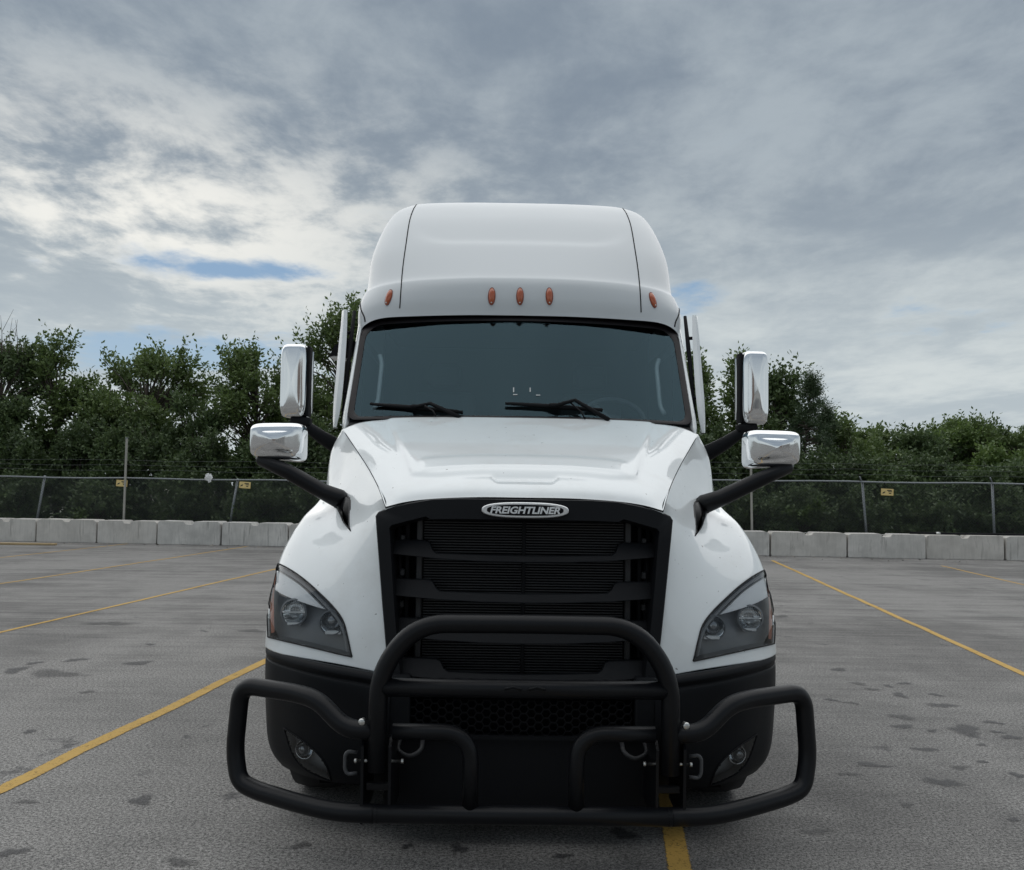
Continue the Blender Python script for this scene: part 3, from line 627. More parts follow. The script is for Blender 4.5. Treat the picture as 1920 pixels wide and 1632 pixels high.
# ---- hood
def gy(x, z): return .365+.105*(abs(x)/.68)**2+.055*(z-.75)/.75
sf = P(1243, 961, .512); sr = P(1309, 815, 1.82)
SEAM = [(sf.x, sf.y, sf.z), (.735, .80, 1.615), (.84, 1.13, 1.722), (.96, 1.47, 1.832), (sr.x, sr.y, sr.z)]
hood_rows = []
FR = [(0, .415, 1.553), (.25, .42, 1.551), (.46, .435, 1.537), SEAM[0]]
def gp(x, z, d=.012): return (x, gy(x, z)+d, z)
ctrl = [[gp(0, 1.553), gp(.22, 1.552), gp(.43, 1.541), gp(.56, 1.524), SEAM[0]],
        [(0, .52, 1.617), (.24, .525, 1.615), (.46, .555, 1.600), (.59, .585, 1.577), (.667, .605, 1.541)],
        [(0, .80, 1.715), (.27, .805, 1.712), (.52, .82, 1.695), (.655, .83, 1.665), SEAM[1]],
        [(0, 1.13, 1.825), (.31, 1.135, 1.822), (.60, 1.14, 1.802), (.755, 1.145, 1.770), SEAM[2]],
        [(0, 1.45, 1.925), (.35, 1.455, 1.922), (.68, 1.47, 1.902), (.86, 1.475, 1.872), SEAM[3]],
        [(0, 1.76, 2.020), (.38, 1.775, 2.020), (.75, 1.82, 2.014), (.97, 1.86, 1.996), SEAM[4]]]
NH, MH = 120, 90
S = net(ctrl, NH, MH)
def step(d, w): return 1/(1+np.exp(-np.clip(d/w, -40, 40)))
X, Y = S[:, :, 0], S[:, :, 1]
fw = .545+(Y-.70)*.23; cr = .16                                        # raised centre panel with rounded front corners
yf = .675+.07*np.clip((X-(fw-cr))/cr, 0, 1)**2
ins = step(fw-X, .006)*step(Y-yf, .008)
S[:, :, 2] += .016*ins*(1-.35*np.clip((Y-.75)/1.0, 0, 1))
lower = step(.53+(Y-.70)*.1-X-.03, .005)*step(Y-.735, .006)*step(.92-Y, .012); S[:, :, 2] += .0055*lower
tw_ = .132+.20*(Y-.535); S[:, :, 2] -= (.001+.013*np.clip((Y-.535)/.115, 0, 1))*step(tw_-X, .003)*step(Y-.535, .003)*step(.648-Y, .003)   # shallow trapezoid
FULL = np.concatenate([(S*[-1, 1, 1])[:, ::-1][:, :-1], S], 1)
hood_mb = grid_mb(FULL, False); hood = thick(hood_mb.build('hood', W_, truck)); hood['label'] = 'sloping white centre panel of the hood'
tube([Vector(v)+Vector((0, 0, .004)) for v in resample(FULL[0], 60, False)], .004, 6).build('front_edge_seal', MAT['dull'], hood)
for sx in (1, -1): tube([(sx*v[0], v[1]-.001, v[2]) for v in resample(SEAM, 40)], .0019, 5).build('panel_gap', MAT['deep'], hood)

# ---- fender and hood flank (one half, from the hood seam out over the wheel)
fc = [
 [SEAM[0], gp(.668, 1.40), gp(.655, 1.28), gp(.642, 1.15), gp(.628, 1.02), gp(.613, .90), gp(.588, .735)],
 [(.690, .65, 1.563), (.716, .615, 1.43), (.738, .580, 1.30), (.757, .545, 1.16), (.770, .512, 1.03), (.780, .488, .91), (.787, .470, .772)],
 [SEAM[1], (.800, .755, 1.455), (.850, .705, 1.335), (.895, .650, 1.215), (.930, .590, 1.08), (.950, .545, .94), (.960, .520, .790)],
 [SEAM[2], (.915, 1.06, 1.53), (.975, .945, 1.405), (1.050, .83, 1.295), (1.105, .715, 1.13), (1.130, .640, .965), (1.140, .610, .800)],
 [SEAM[3], (1.020, 1.36, 1.60), (1.062, 1.225, 1.478), (1.155, 1.045, 1.375), (1.222, .885, 1.185), (1.243, .775, .985), (1.250, .745, .808)],
 [(1.025, 1.66, 1.893), (1.108, 1.60, 1.68), (1.135, 1.50, 1.515), (1.200, 1.30, 1.43), (1.262, 1.10, 1.25), (1.280, .96, 1.02), (1.284, .90, .812)],
 [SEAM[4], (1.150, 1.80, 1.80), (1.165, 1.76, 1.60), (1.205, 1.66, 1.455), (1.262, 1.50, 1.30), (1.278, 1.28, 1.13), (1.282, 1.12, 1.06)],
 [(1.10, 1.98, 1.93), (1.165, 1.98, 1.80), (1.172, 1.98, 1.60), (1.205, 1.96, 1.44), (1.258, 1.93, 1.28), (1.275, 1.90, 1.06), (1.275, 1.86, .88)]]
FS = net(fc, 220, 200)
fend_mb = grid_mb(FS, True); FB = bvh_of(fend_mb)
HL_UP = [(1299.5, 1240), (1304, 1222), (1309, 1200), (1317, 1173), (1334, 1149), (1361, 1122), (1388, 1098), (1415, 1079), (1440, 1066)]
HL_LO = [(1299.5, 1240), (1320, 1236), (1361, 1227), (1400, 1218.5), (1430, 1212), (1451, 1207)]
HL_OUT = [(1440, 1066), (1447.5, 1091), (1451, 1135), (1452, 1175), (1451, 1207)]
HLP = HL_UP+HL_OUT[1:]+HL_LO[::-1][1:-1]
cx, cy = np.mean([p[0] for p in HLP]), np.mean([p[1] for p in HLP])
HLS = [(cx+(x-cx)*.985, cy+(y-cy)*.985) for x, y in HLP]
keep = []
for f in fend_mb.F:
    c = sum((Vector(fend_mb.V[i]) for i in f), Vector())/4
    u, v = proj(c)
    if c.y < 1.05 and in_poly(u, v, HLS): continue
    keep.append(f)
cut = MB(); cut.V = fend_mb.V; cut.F = keep
fR, fL = both(cut, 'fender', W_)
for o in (fR, fL): thick(o, .006)
fR['label'] = 'white fender on the driver side'; fL['label'] = 'white fender on the passenger side'

# ---- headlights
def quad_patch(bvh, up, lo, ns, nt, off, s_pow=1.0):
    U = resample(up, ns); Lw = resample(lo, ns); g = np.zeros((nt, ns, 3)); nn = np.zeros((nt, ns, 3))
    for i in range(ns):
        for j in range(nt):
            q = U[i]*(1-j/(nt-1))+Lw[i]*(j/(nt-1)); l, n = hit(bvh, q[0], q[1], 0); g[j, i] = l; nn[j, i] = n
    return g+nn*off, nn
def border(g): return np.concatenate([g[0], g[1:, -1], g[-1, ::-1][1:], g[::-1, 0][1:-1]])
hl_low_full = [(1299.5, 1240), (1320, 1236), (1361, 1227), (1400, 1218.5), (1430, 1212), (1451, 1207)]
def headlight():
    ns, nt = 34, 26
    U = resample(HL_UP, ns); Lw = resample(HL_LO, ns); O = resample(HL_OUT, nt)
    g = np.zeros((nt, ns, 3)); nn = np.zeros((nt, ns, 3)); PX = np.zeros((nt, ns, 2))
    for i in range(ns):
        s = i/(ns-1)
        for j in range(nt):
            t = j/(nt-1); q = U[i]*(1-t)+Lw[i]*t; e = O[j]-(U[-1]*(1-t)+Lw[-1]*t); q = q+e*s**3
            PX[j, i] = q; l, n = hit(FB, q[0], q[1]); g[j, i] = l; nn[j, i] = n
    lens = grid_mb(g+nn*.004, True)
    hg = g+nn*.0+np.array([-.02, .085, 0]); bg = border(g+nn*.002); bh = border(hg); k = len(bg)
    hs = grid_mb(hg, True); hs.add(np.concatenate([bg, bh]).tolist(), [(i, (i+1) % k, (i+1) % k+k, i+k) for i in range(k)])
    rim = tube([Vector(v) for v in border(g+nn*.003)], .0038, 8, closed=True)
    def on(x, y, back):
        l, n = hit(FB, x, y); return l+Vector((-.01*back/.05, back, 0)), n
    def wedge(up, lo, b0, ns=16, nt=6):
        U = resample(up, ns); L2 = resample(lo, ns); V = np.zeros((nt, ns, 3))
        for i in range(ns):
            for j in range(nt):
                t = j/(nt-1); q = U[i]*(1-t)+L2[i]*t; V[j, i] = on(q[0], q[1], b0+(-.010 if b0 > .008 else .004)*math.sin(math.pi*t))[0]
        return V
    inner_up = [(1350, 1153), (1366, 1138), (1392, 1113), (1418, 1094), (1436, 1083)]
    inner_lo = [(1350, 1153), (1372, 1147), (1400, 1138), (1425, 1128), (1440, 1119)]
    dv = wedge(inner_up, inner_lo, .002); db = border(dv); dk = len(db); drl = grid_mb(dv, True); drl.add(np.concatenate([db, db+[0, .03, 0]]).tolist(), [(i, (i+1) % dk, (i+1) % dk+dk, i+dk) for i in range(dk)])
    tv = wedge([(1307, 1232), (1313, 1200), (1324, 1172), (1344, 1148), (1372, 1120), (1400, 1096), (1434, 1074)], [(1313, 1230), (1319, 1200), (1330, 1174), (1350, 1151), (1376, 1124), (1403, 1101), (1437, 1080)], .012, 26, 4); trim = grid_mb(tv, True)
    av = wedge([(1441, 1086), (1445.5, 1110), (1448.5, 1140), (1449, 1170), (1447.5, 1200)], [(1437.5, 1088), (1441, 1110), (1443, 1140), (1443, 1170), (1442, 1198)], .006, 22, 4); amb = grid_mb(av, True)
    out = dict(lens=lens, housing=hs, rim=rim, drl=drl, trim=trim, amber=amb, lamps=[])
    for (x, y, rx, rz, kind) in ((1411, 1161, .056, .058, 'reflector'), (1342, 1179, .052, .046, 'projector')):
        l, n = on(x, y, .030); ax = Vector((.12, -1, .03)).normalized()
        bowl = lathe([(-.045, .012), (-.043, .022), (-.03, .038), (-.012, .049), (.004, .055), (.006, .059), (-.03, .062)], l, ax, 28)
        bowl.V = [(l.x+(v[0]-l.x)*rx/.056, v[1], l.z+(v[2]-l.z)*rz/.056) for v in bowl.V]
        parts = [('reflector', bowl, MAT['reflector'])]
        if kind == 'projector':
            parts.append(('projector_lens', sphere(l+Vector((0, .022, .004)), .036, (1, .75, 1), 12), MAT['ball'])); parts.append(('lamp_cowl', lathe([(-.02, .060), (.012, .060), (.014, .054), (-.02, .052)], l, ax, 24), MAT['lampgrey']))
            parts.append(('chin', box(l.x-.048, l.x+.030, l.y-.016, l.y+.02, l.z-.054, l.z-.036, .006, 2), MAT['lampwhite']))
        else:
            fl = MB()
            for q in range(12): fl.add(*(lambda m: (m.V, m.F))(box(l.x-.047+q*.0080, l.x-.0415+q*.0080, l.y+.004, l.y+.02, l.z+.006, l.z+.047-abs(q-5.5)*.0022, .002, 1)))
            parts.append(('reflector_flute', fl, MAT['reflector'])); parts.append(('divider', box(l.x-.055, l.x+.055, l.y-.006, l.y+.015, l.z-.003, l.z+.003, .001, 1), MAT['lampwhite']))
            parts.append(('lamp_cowl', lathe([(-.02, .066), (.010, .066), (.013, .058), (-.02, .057)], l, ax, 24), MAT['lampgrey'])); parts.append(('chin', box(l.x-.035, l.x+.030, l.y-.014, l.y+.02, l.z-.061, l.z-.048, .004, 2), MAT['lampwhite']))
        out['lamps'] += parts
    return out
MAT['ball'] = simple('projector_ball', (.16, .17, .18), .06, .6, 1.0, .05, 20)
HL = headlight()
for m_ in (0, 1):
    f_ = (lambda q: q.mir()) if m_ else (lambda q: q)
    ln = f_(HL['lens']).build('headlight', MAT['lens'], truck); ln['label'] = 'swept clear headlight on the '+('passenger' if m_ else 'driver')+' side'
    f_(HL['housing']).build('housing', MAT['lampgrey'], ln, True, 40); f_(HL['rim']).build('gasket', MAT['rubber'], ln); f_(HL['drl']).build('daytime_lamp', MAT['lampwhite'], ln, True, 40)
    f_(HL['trim']).build('bezel', MAT['lamptrim'] if 'lamptrim' in MAT else MAT['lampgrey'], ln); f_(HL['amber']).build('side_reflector', MAT['ambers'], ln)
    for nm, mb, mt in HL['lamps']: f_(mb).build(nm, mt, ln, True, 40)

# ---- grille surround and slats
def gy(x, z): return .365+.105*(abs(x)/.68)**2+.055*(z-.75)/.75
outer = [(0, 936), (1040, 937), (1110, 938), (1160, 941), (1205, 950), (1241, 961), (1257, 968), (1262, 976), (1259, 1010), (1252, 1080), (1245, 1150), (1238, 1215), (1232, 1277)]
inner = [(0, 975), (1040, 977), (1110, 978), (1158, 980), (1168, 975), (1200, 984), (1230, 993), (1234, 999), (1232, 1015), (1227, 1080), (1221, 1150), (1214, 1215), (1207, 1277)]
def ring_pts(pts):
    out = []
    for x, y in pts:
        if x == 0: q = P(982, y, .40); out.append((0, q.z)); continue
        Yg = .42
        for _ in range(5): q = P(x, y, Yg); Yg = gy(q.x, q.z)
        out.append((q.x, q.z))
    return out
RO, RI = ring_pts(outer), ring_pts(inner)
n = len(RO); V = []; Fc = []
full = lambda r: [(-x, z) for x, z in r[::-1][:-1]]+r
O2, I2 = full(RO), full(RI); n = len(O2)
for (x, z), (x2, z2) in zip(O2, I2):
    y, y2 = gy(x, z), gy(x2, z2)
    V += [(x, y+.06, z), (x, y+.004, z), (x*.992, y-.006, z-.004 if z > .9 else z), (x2*1.008, y2-.008, z2+.003), (x2, y2+.002, z2), (x2*.985, y2+.11, z2-.012)]
for i in range(n-1):
    for k in range(5): Fc.append((i*6+k, i*6+k+1, (i+1)*6+k+1, (i+1)*6+k))
gm = MB().add(V, Fc); grille = gm.build('grille', MAT['plastic'], truck, True, 40); grille['label'] = 'black grille with four stepped louvre slats'
def in_half(z):                                       # inner half width of the grille opening at height z
    zs = [p[1] for p in RI][::-1]; xs = [p[0] for p in RI][::-1]
    return float(np.interp(z, zs[:-4], xs[:-4]))
def slat(y_end_t, y_end_b, y_mid_t, y_mid_b, x_step):
    zt, zb = P(1190, y_end_t, .42).z, P(1190, y_end_b, .42).z; mt, mb_ = P(982, y_mid_t, .42).z, P(982, y_mid_b, .42).z
    xs = P(x_step, 1050, .42).x; a, b = in_half(zt)+.012, in_half(zb)+.012
    half = [(0, mb_), (xs*.5, mb_+.001), (xs, mb_*.6+zb*.4), (b, zb), (a, zt), (xs+.035, zt), (xs+.018, zt-.006), (xs, mt+.018), (xs-.02, mt+.004), (xs*.5, mt+.002), (0, mt)]
    N2 = len(half); V = []; Fc = []
    # front face is sloped: the top edge leans back
    pts = half+[(-x, z) for x, z in half[1:-1][::-1]]
    zc_, hh = (zb+zt)/2, (zt-zb)
    for dyf in (0, 1):
        for x, z in pts: V.append((x, gy(x, z)+.030+(z-zb)/hh*.045+(.035 if dyf else 0), z))
    k = len(pts); bm = bmesh.new(); vv = [bm.verts.new(v) for v in V]
    # strips keep the concave outline clean
    h2 = len(half)
    def strip(o_, rev):
        for sgn in (0, 1):
            idx = lambda q: (q if sgn == 0 else (k-q) % k)
            prs = [((0, 10), (1, 9)), ((1, 9), (2, 8)), ((2, 8), (2, 7)), ((2, 7), (3, 4))]
            quads = [(0, 1, 9, 10), (1, 2, 8, 9), (2, 7, 8), (2, 6, 7), (2, 3, 5, 6), (3, 4, 5)]
            for q in quads:
                f = [vv[o_+idx(i)] for i in q]
                try: bm.faces.new(f)
                except Exception: pass
    strip(0, 0); strip(k, 1)
    for i in range(k): bm.faces.new((vv[i], vv[(i+1) % k], vv[k+(i+1) % k], vv[k+i]))
    bmesh.ops.recalc_face_normals(bm, faces=bm.faces[:]); me = bpy.data.meshes.new('slat'); bm.to_mesh(me); bm.free()
    o = obj('slat', me, MAT['plastic'], grille); md = o.modifiers.new('bevel', 'BEVEL'); md.width = .005; md.segments = 2; md.limit_method = 'ANGLE'; return o
slat(1021, 1048, 1043, 1055, 1158); slat(1096, 1127, 1115, 1131, 1150); slat(1170, 1203, 1188, 1207, 1142); slat(1245, 1276, 1265, 1281, 1132)
# condenser behind the slats
cond = box(-.50, .50, .60, .64, .62, 1.47).build('condenser', MAT['deep'], truck, False)
fn = MB()
for i in range(64):
    z = .66+i*.0127; m = box(-.475, .475, .578, .60, z, z+.0052); fn.add(m.V, m.F)
fn.build('condenser_fins', MAT['fin'], cond, False)['kind'] = 'stuff'
box(-.008, .008, .568, .60, .64, 1.46, .002, 1).build('centre_bar', MAT['dull'], cond, False)
for s in (-1, 1):
    box(s*.495-.014, s*.495+.014, .56, .61, .62, 1.46, .004, 1).build('tank', MAT['fin'], cond, False)
    box(s*.555-.010, s*.555+.010, .60, .64, .62, 1.46, .003, 1).build('tank', MAT['dull'], cond, False)
    for z in (1.36, 1.20, 1.05): box(s*.575-.012, s*.575+.010, .57, .60, z-.02, z+.015, .005, 1).build('bracket', MAT['fin'], cond, False)
    tube([(s*.60, .62, 1.44), (s*.585, .60, 1.1), (s*.59, .62, .7)], .012, 8).build('hose', MAT['dull'], cond)
box(-.66, .66, .66, .70, .45, 1.52).build('radiator_shroud', MAT['deep'], truck, False)
# ---- badge
c = P(982, 957, .40); by = gy(0, 1.5)-.010
def oval(a, b, k=2.6, n=56): return [(a*math.copysign(abs(math.cos(t))**(2/k), math.cos(t)), b*math.copysign(abs(math.sin(t))**(2/k), math.sin(t))) for t in [2*math.pi*i/n for i in range(n)]]
def plate(a, b, y0, y1, in_=.004):
    o1 = oval(a, b); o2 = oval(a-in_, b-in_); n = len(o1); V = [(x, y1, c.z+z) for x, z in o1]+[(x, y0+in_, c.z+z) for x, z in o1]+[(x, y0, c.z+z) for x, z in o2]
    return MB().add(V, [(i, (i+1) % n, (i+1) % n+n, i+n) for i in range(n)]+[(i+n, (i+1) % n+n, (i+1) % n+2*n, i+2*n) for i in range(n)]+[tuple(range(2*n, 3*n))])
badge = plate(.1995, .036, by-.014, by+.012).build('badge', MAT['badge'] if 'badge' in MAT else MAT['silver'] if 'silver' in MAT else MAT['chrome'], truck, True, 40); badge['label'] = 'oval chrome badge reading FREIGHTLINER'
plate(.176, .0255, by-.0165, by-.008, .002).build('badge_field', MAT['dull'], badge, True, 40)
tcv = bpy.data.curves.new('lettering', 'FONT'); tcv.body = 'FREIGHTLINER'; tcv.size = .052; tcv.shear = .22; tcv.align_x = 'CENTER'; tcv.align_y = 'CENTER'; tcv.extrude = .0012; tcv.offset = .0016; tcv.space_character = .98
to = bpy.data.objects.new('tmp', tcv); COL.objects.link(to); dg = bpy.context.evaluated_depsgraph_get(); tm = bpy.data.meshes.new_from_object(to.evaluated_get(dg)); bpy.data.objects.remove(to)
co = np.zeros(len(tm.vertices)*3); tm.vertices.foreach_get('co', co); co = co.reshape(-1, 3); wx = co[:, 0].max()-co[:, 0].min(); mx_ = (co[:, 0].max()+co[:, 0].min())/2; mz_ = (co[:, 1].max()+co[:, 1].min())/2; hz = co[:, 1].max()-co[:, 1].min()
nc = np.stack([(co[:, 0]-mx_)*.322/wx, by-.0178-co[:, 2], c.z+(co[:, 1]-mz_)*.033/hz], 1); tm.vertices.foreach_set('co', nc.ravel()); tm.update(); tm.materials.clear(); tm.name = 'lettering'
lt = obj('lettering', tm, MAT['letter'], badge)

# ---- bumper (black), one half then mirrored
bc = []
prof = [(.60, .395), (.72, .405), (.88, .43), (1.02, .50), (1.14, .60), (1.225, .70), (1.272, .83), (1.286, 1.0)]
ztop = [.745, .765, .785, .798, .806, .812, .815, .815]
def brow(dz, ins, yb, ztop_f=0):
    return [(x-ins*(i/7)**1.5, y+yb*(1-.3*i/7), (zt if ztop_f else 0)+dz) for i, ((x, y), zt) in enumerate(zip(prof, ztop))]
rows = [brow(-.004, .012, .05, 1), brow(-.006, .004, .012, 1), brow(-.03, 0, -.004, 1), brow(-.055, .004, .010, 1), brow(-.075, 0, .0, 1)]
for z, ins, yb in ((.62, .004, -.004), (.50, .012, .0), (.38, .022, .012), (.29, .045, .035), (.235, .085, .075)):
    rows.append([(x-ins*(i/7)**1.3, y+yb, z-.01*(i/7)+(0 if z > .3 else .02*(i/7))) for i, (x, y) in enumerate(prof)])
BS = net(rows, 110, 90); bump_mb = grid_mb(BS, False); BB = bvh_of(bump_mb)
FOG_U = [(1331, 1473), (1340, 1448), (1354, 1427), (1382, 1402), (1420, 1376)]; FOG_L = [(1331, 1473), (1350, 1466), (1382, 1450), (1404, 1423), (1420, 1376)]
FP = FOG_U+FOG_L[::-1][1:-1]; fx, fy = np.mean([p[0] for p in FP]), np.mean([p[1] for p in FP]); FPS = [(fx+(x-fx)*.93, fy+(y-fy)*.93) for x, y in FP]
kf = []
for f in bump_mb.F:
    cc = sum((Vector(bump_mb.V[i]) for i in f), Vector())/4; u, v = proj(cc)
    if not in_poly(u, v, FPS): kf.append(f)
cb = MB(); cb.V = bump_mb.V; cb.F = kf
bR, bL = both(cb, 'bumper', MAT['plastic']); bR['label'] = 'black bumper corner on the driver side'; bL['label'] = 'black bumper corner on the passenger side'
fg, fnn = quad_patch(BB, FOG_U, FOG_L, 24, 10, 0)
fb = border(fg); k = len(fb); fog_h = grid_mb(fg+np.array([-.015, .07, 0]), True); fog_h.add(np.concatenate([fb, fb+[-.015, .07, 0]]).tolist(), [(i, (i+1) % k, (i+1) % k+k, i+k) for i in range(k)])
fl_, fn_ = hit(BB, 1388, 1419)
fl_ = fl_+Vector((-.006, .035, 0))
for m_ in (0, 1):
    f_ = (lambda q: q.mir()) if m_ else (lambda q: q)
    fo = f_(grid_mb(fg+fnn*.001, True)).build('fog_lamp', MAT['lens'], truck); f_(fog_h).build('housing', MAT['foggrey'], fo, True, 40); f_(tube([Vector(v) for v in border(fg+fnn*.002)], .0035, 6, closed=True)).build('gasket', MAT['dull'], fo)
    f_(lathe([(-.03, .008), (-.02, .028), (.0, .040), (.006, .043), (-.03, .045)], fl_, (.25, -1, .05), 24)).build('reflector', MAT['reflector'], fo); f_(sphere(fl_+Vector((.002, .0, 0)), .030, (1, .7, 1), 10)).build('bulb_cover', MAT['ball'], fo)
# centre of the bumper: frame, honeycomb, lower panel
def cy_(x): return .375+.02*(abs(x)/.6)**2
ctr = MB()
def strip_c(z0, z1, y_off, t=.04):
    xs = np.linspace(-.62, .62, 24); V = []
    for x in xs: V += [(x, cy_(x)+y_off, z0), (x, cy_(x)+y_off, z1), (x, cy_(x)+y_off+t, z1), (x, cy_(x)+y_off+t, z0)]
    Fc = []
    for i in range(23):
        for q in range(4): Fc.append((i*4+q, i*4+(q+1) % 4, (i+1)*4+(q+1) % 4, (i+1)*4+q))
    return MB().add(V, Fc)
lowp = strip_c(.165, .475, .012, .05).build('lower_bumper', MAT['dull'], truck, False)
strip_c(.472, .486, .0, .07).build('lip', MAT['plastic'], lowp, False)
up_ = strip_c(.655, .705, .02, .05).build('bumper_beam', MAT['dull'], truck, False)
for s in (-1, 1): box(s*.56-.05, s*.56+.05, .40, .46, .47, .75, .01, 2).build('beam_end', MAT['plastic'], up_, False)
hexm = MB(); rh = .0225
def hexring(x, z, y):
    V = []
    for r_, yy in ((rh*.98, y), (rh*.88, y), (rh*.88, y+.015)):
        for q in range(6): V.append((x+r_*math.cos(R_(60*q)), yy, z+r_*math.sin(R_(60*q))))
    hexm.add(V, [(q, (q+1) % 6, (q+1) % 6+6, q+6) for q in range(6)]+[(q+6, (q+1) % 6+6, (q+1) % 6+12, q+12) for q in range(6)])
for (zA, zB) in ((.49, .655), (.705, .735)):
    j = 0; x = -.50
    while x <= .50:
        z = zA+.015+(rh*.866 if j % 2 else 0)
        while z < zB: hexring(x, z, cy_(x)+.03); z += rh*1.732
        x += rh*1.5; j += 1
hexm.build('honeycomb', MAT['dull'], up_, False)['kind'] = 'stuff'
box(-.95, .95, .62, .65, .20, .78).build('splash_panel', MAT['deep'], truck, False)

# ---- grille guard
MAT['foggrey2'] = simple('tow_ring_grey', (.05, .052, .056), .5)
def B3(x, y, Y): q = P(x, y, Y); return (q.x, q.y, q.z)
TR = .0395
hp = [(.612, .075, .42), (.612, .065, .83), (.455, .065, 1.030), (0, .065, 1.034)]
hoop = hp+[(-x, y, z) for x, y, z in hp[::-1][1:]]
guard = tube(fillet(hoop, .13, 8), TR, 20).build('grille_guard', MAT['bar'], truck); guard['label'] = 'black tubular grille guard with side wings'
tube([(-.60, .068, .765), (.60, .068, .765)], TR*.98, 20).build('crossbar', MAT['bar'], guard)
bt = [(.66, .075), (.85, .10), (1.05, .20)]
wing = [(.625, .08, P(1284, 1378, .08).z), B3(1316, 1375, .09), B3(1368, 1322, .15), B3(1405, 1311, .21), B3(1506, 1297, .36), B3(1515, 1420, .36), B3(1506, 1478, .33), B3(1474, 1494, .29), B3(1398, 1516, .18), B3(1330, 1531, .105), (.60, .08, .242), (0, .08, .242)]
wl = [(-x, y, z) for x, y, z in wing]
tube(fillet(wing[:11], .085, 8), TR, 20).build('wing', MAT['bar'], guard); tube(fillet(wl[:11], .085, 8), TR, 20).build('wing', MAT['bar'], guard)
tube([(-.62, .08, .242), (0, .08, .242), (.62, .08, .242)], TR*.99, 20).build('bottom_bar', MAT['bar'], guard)
zi = P(1231, 1378, .08).z; xi = P(1081, 1450, .08).x
lp_ = [(.55, .085, zi), (xi, .085, zi), (xi, .085, .25)]
for s in (1, -1): tube(fillet([(s*x, y, z) for x, y, z in lp_], .13, 9), TR*.85, 18).build('inner_loop', MAT['bar'], guard)
for s in (1, -1):
    for xx in (P(1230, 1460, .1).x, P(1281, 1460, .1).x):
        m = extrude_poly([(.075, .20), (.40, .22), (.42, .36), (.36, .53), (.10, .55), (.060, .52)], -.006, .006)
        m.V = [(s*xx+y_, a_, z_) for a_, y_, z_ in m.V]; m.build('bracket', MAT['bar'], guard, False)
    box(s*.612-.05, s*.612+.05, .10, .13, .33, .36, .004, 1).build('gusset', MAT['bar'], guard, False)
    def bolt(x, z, y, L_=.03, r=.012): return lathe([(0, .0005), (0, r*.7), (.004, r), (.012, r), (.013, r*.7), (L_, r*.6)], (s*x, y, z), (0, 1, 0), 12).build('bolt', MAT['steel'], guard)
    q = P(1286, 1361, .07); bolt(abs(q.x), q.z, .055, .05, .016)
    for (u, v, dx) in ((1288, 1434, 1), (1216, 1433, -1)):
        q = P(u, v, .10); lathe([(-.022, .001), (-.022, .010), (-.010, .010), (-.010, .007), (.03, .007)], (s*q.x, .10, q.z), (-s*dx, 0, 0), 12).build('bolt', MAT['steel'], guard)
    q = P(1305, 1437, .12); tube(fillet([(s*(q.x-.03), .12, q.z-.045), (s*(q.x+.01), .12, q.z-.05), (s*(q.x+.022), .12, q.z-.03), (s*(q.x+.022), .12, q.z+.03), (s*(q.x+.01), .12, q.z+.045), (s*(q.x-.03), .12, q.z+.04)], .02, 4), .008, 8).build('tow_ring', MAT['foggrey2'], guard)
    q = P(1190, 1408, .30); tube(fillet([(s*(q.x-.05), .36, q.z+.02), (s*(q.x-.05), .30, q.z-.01), (s*(q.x), .28, q.z-.035), (s*(q.x+.06), .30, q.z-.01), (s*(q.x+.05), .36, q.z+.03)], .03, 4), .010, 8).build('tow_hook', MAT['fin'], guard)
for x in (-.05, .05):
    tube([(x-.035, .022, .772), (x, .020, .782), (x+.035, .022, .772)], .006, 6).build('weld_mark', MAT['bar'], guard)

# ---- cab: windscreen
def wy(x, z): return 1.80+.24*(abs(x)/1.09)**2.2+(z-2.02)*.80
ZB, ZT = P(975, 786, 1.78).z, P(975, 592, 2.38).z
def ws_half(z): return float(np.interp(z, [2.02, 2.72], [1.098, 1.085]))
def ws_grid(nc, nr, inset=0.0):
    g = np.zeros((nr, nc, 3)); rc = .125
    for i in range(nc):
        s = math.sin(math.pi/2*(2*i/(nc-1)-1)); s = math.copysign(abs(s)**.8, s)
        for j in range(nr):
            t = j/(nr-1); x = s*(1.098-inset)
            d = max(0, abs(x)-(1.098-inset-rc)); top = ZT-.012*abs(s)**2-inset-(rc-math.sqrt(max(0, rc*rc-d*d)))*.95
            rb_ = .06; d2 = max(0, abs(x)-(1.098-inset-rb_)); bot = ZB+inset*.55-.004*s*s+(rb_-math.sqrt(max(0, rb_*rb_-d2*d2)))
            z = bot+(top-bot)*t; x *= 1+.003*(z-ZB)/.7
            g[j, i] = (x, wy(x, z), z)
    return g
wg = ws_grid(61, 30); wn = grid_normals(wg)
ws = grid_mb(wg).build('windscreen', MAT['wsglass'], truck); ws['label'] = 'wide curved tinted windscreen'
wi = ws_grid(61, 30, .040)
ob, ib = border(wg), border(wi); k = len(ob)
gs = MB().add(np.concatenate([ob+[0, .03, 0], ob+[0, -.010, 0], ob*.4+ib*.6+[0, -.012, 0], ib+[0, -.003, 0], ib+[0, .01, 0]]).tolist(), [(r*k+i, r*k+(i+1) % k, (r+1)*k+(i+1) % k, (r+1)*k+i) for r in range(4) for i in range(k)])
gs.build('gasket', MAT['gasket'], ws, True, 60)
WB = bvh_of(grid_mb(wg))
for (x, y, w, h) in ((963, 732, 2.2, 9), (966, 741, 8, 1.8), (994, 732, 2.2, 8), (1009, 742, 8, 1.8)):
    V = [hit(WB, x+a*w/2, y+b*h/2, .004)[0] for a, b in ((-1, 1), (1, 1), (1, -1), (-1, -1))]; MB().add(V, [(0, 1, 2, 3)]).build('sticker_corner', MAT['decal'], ws, False)
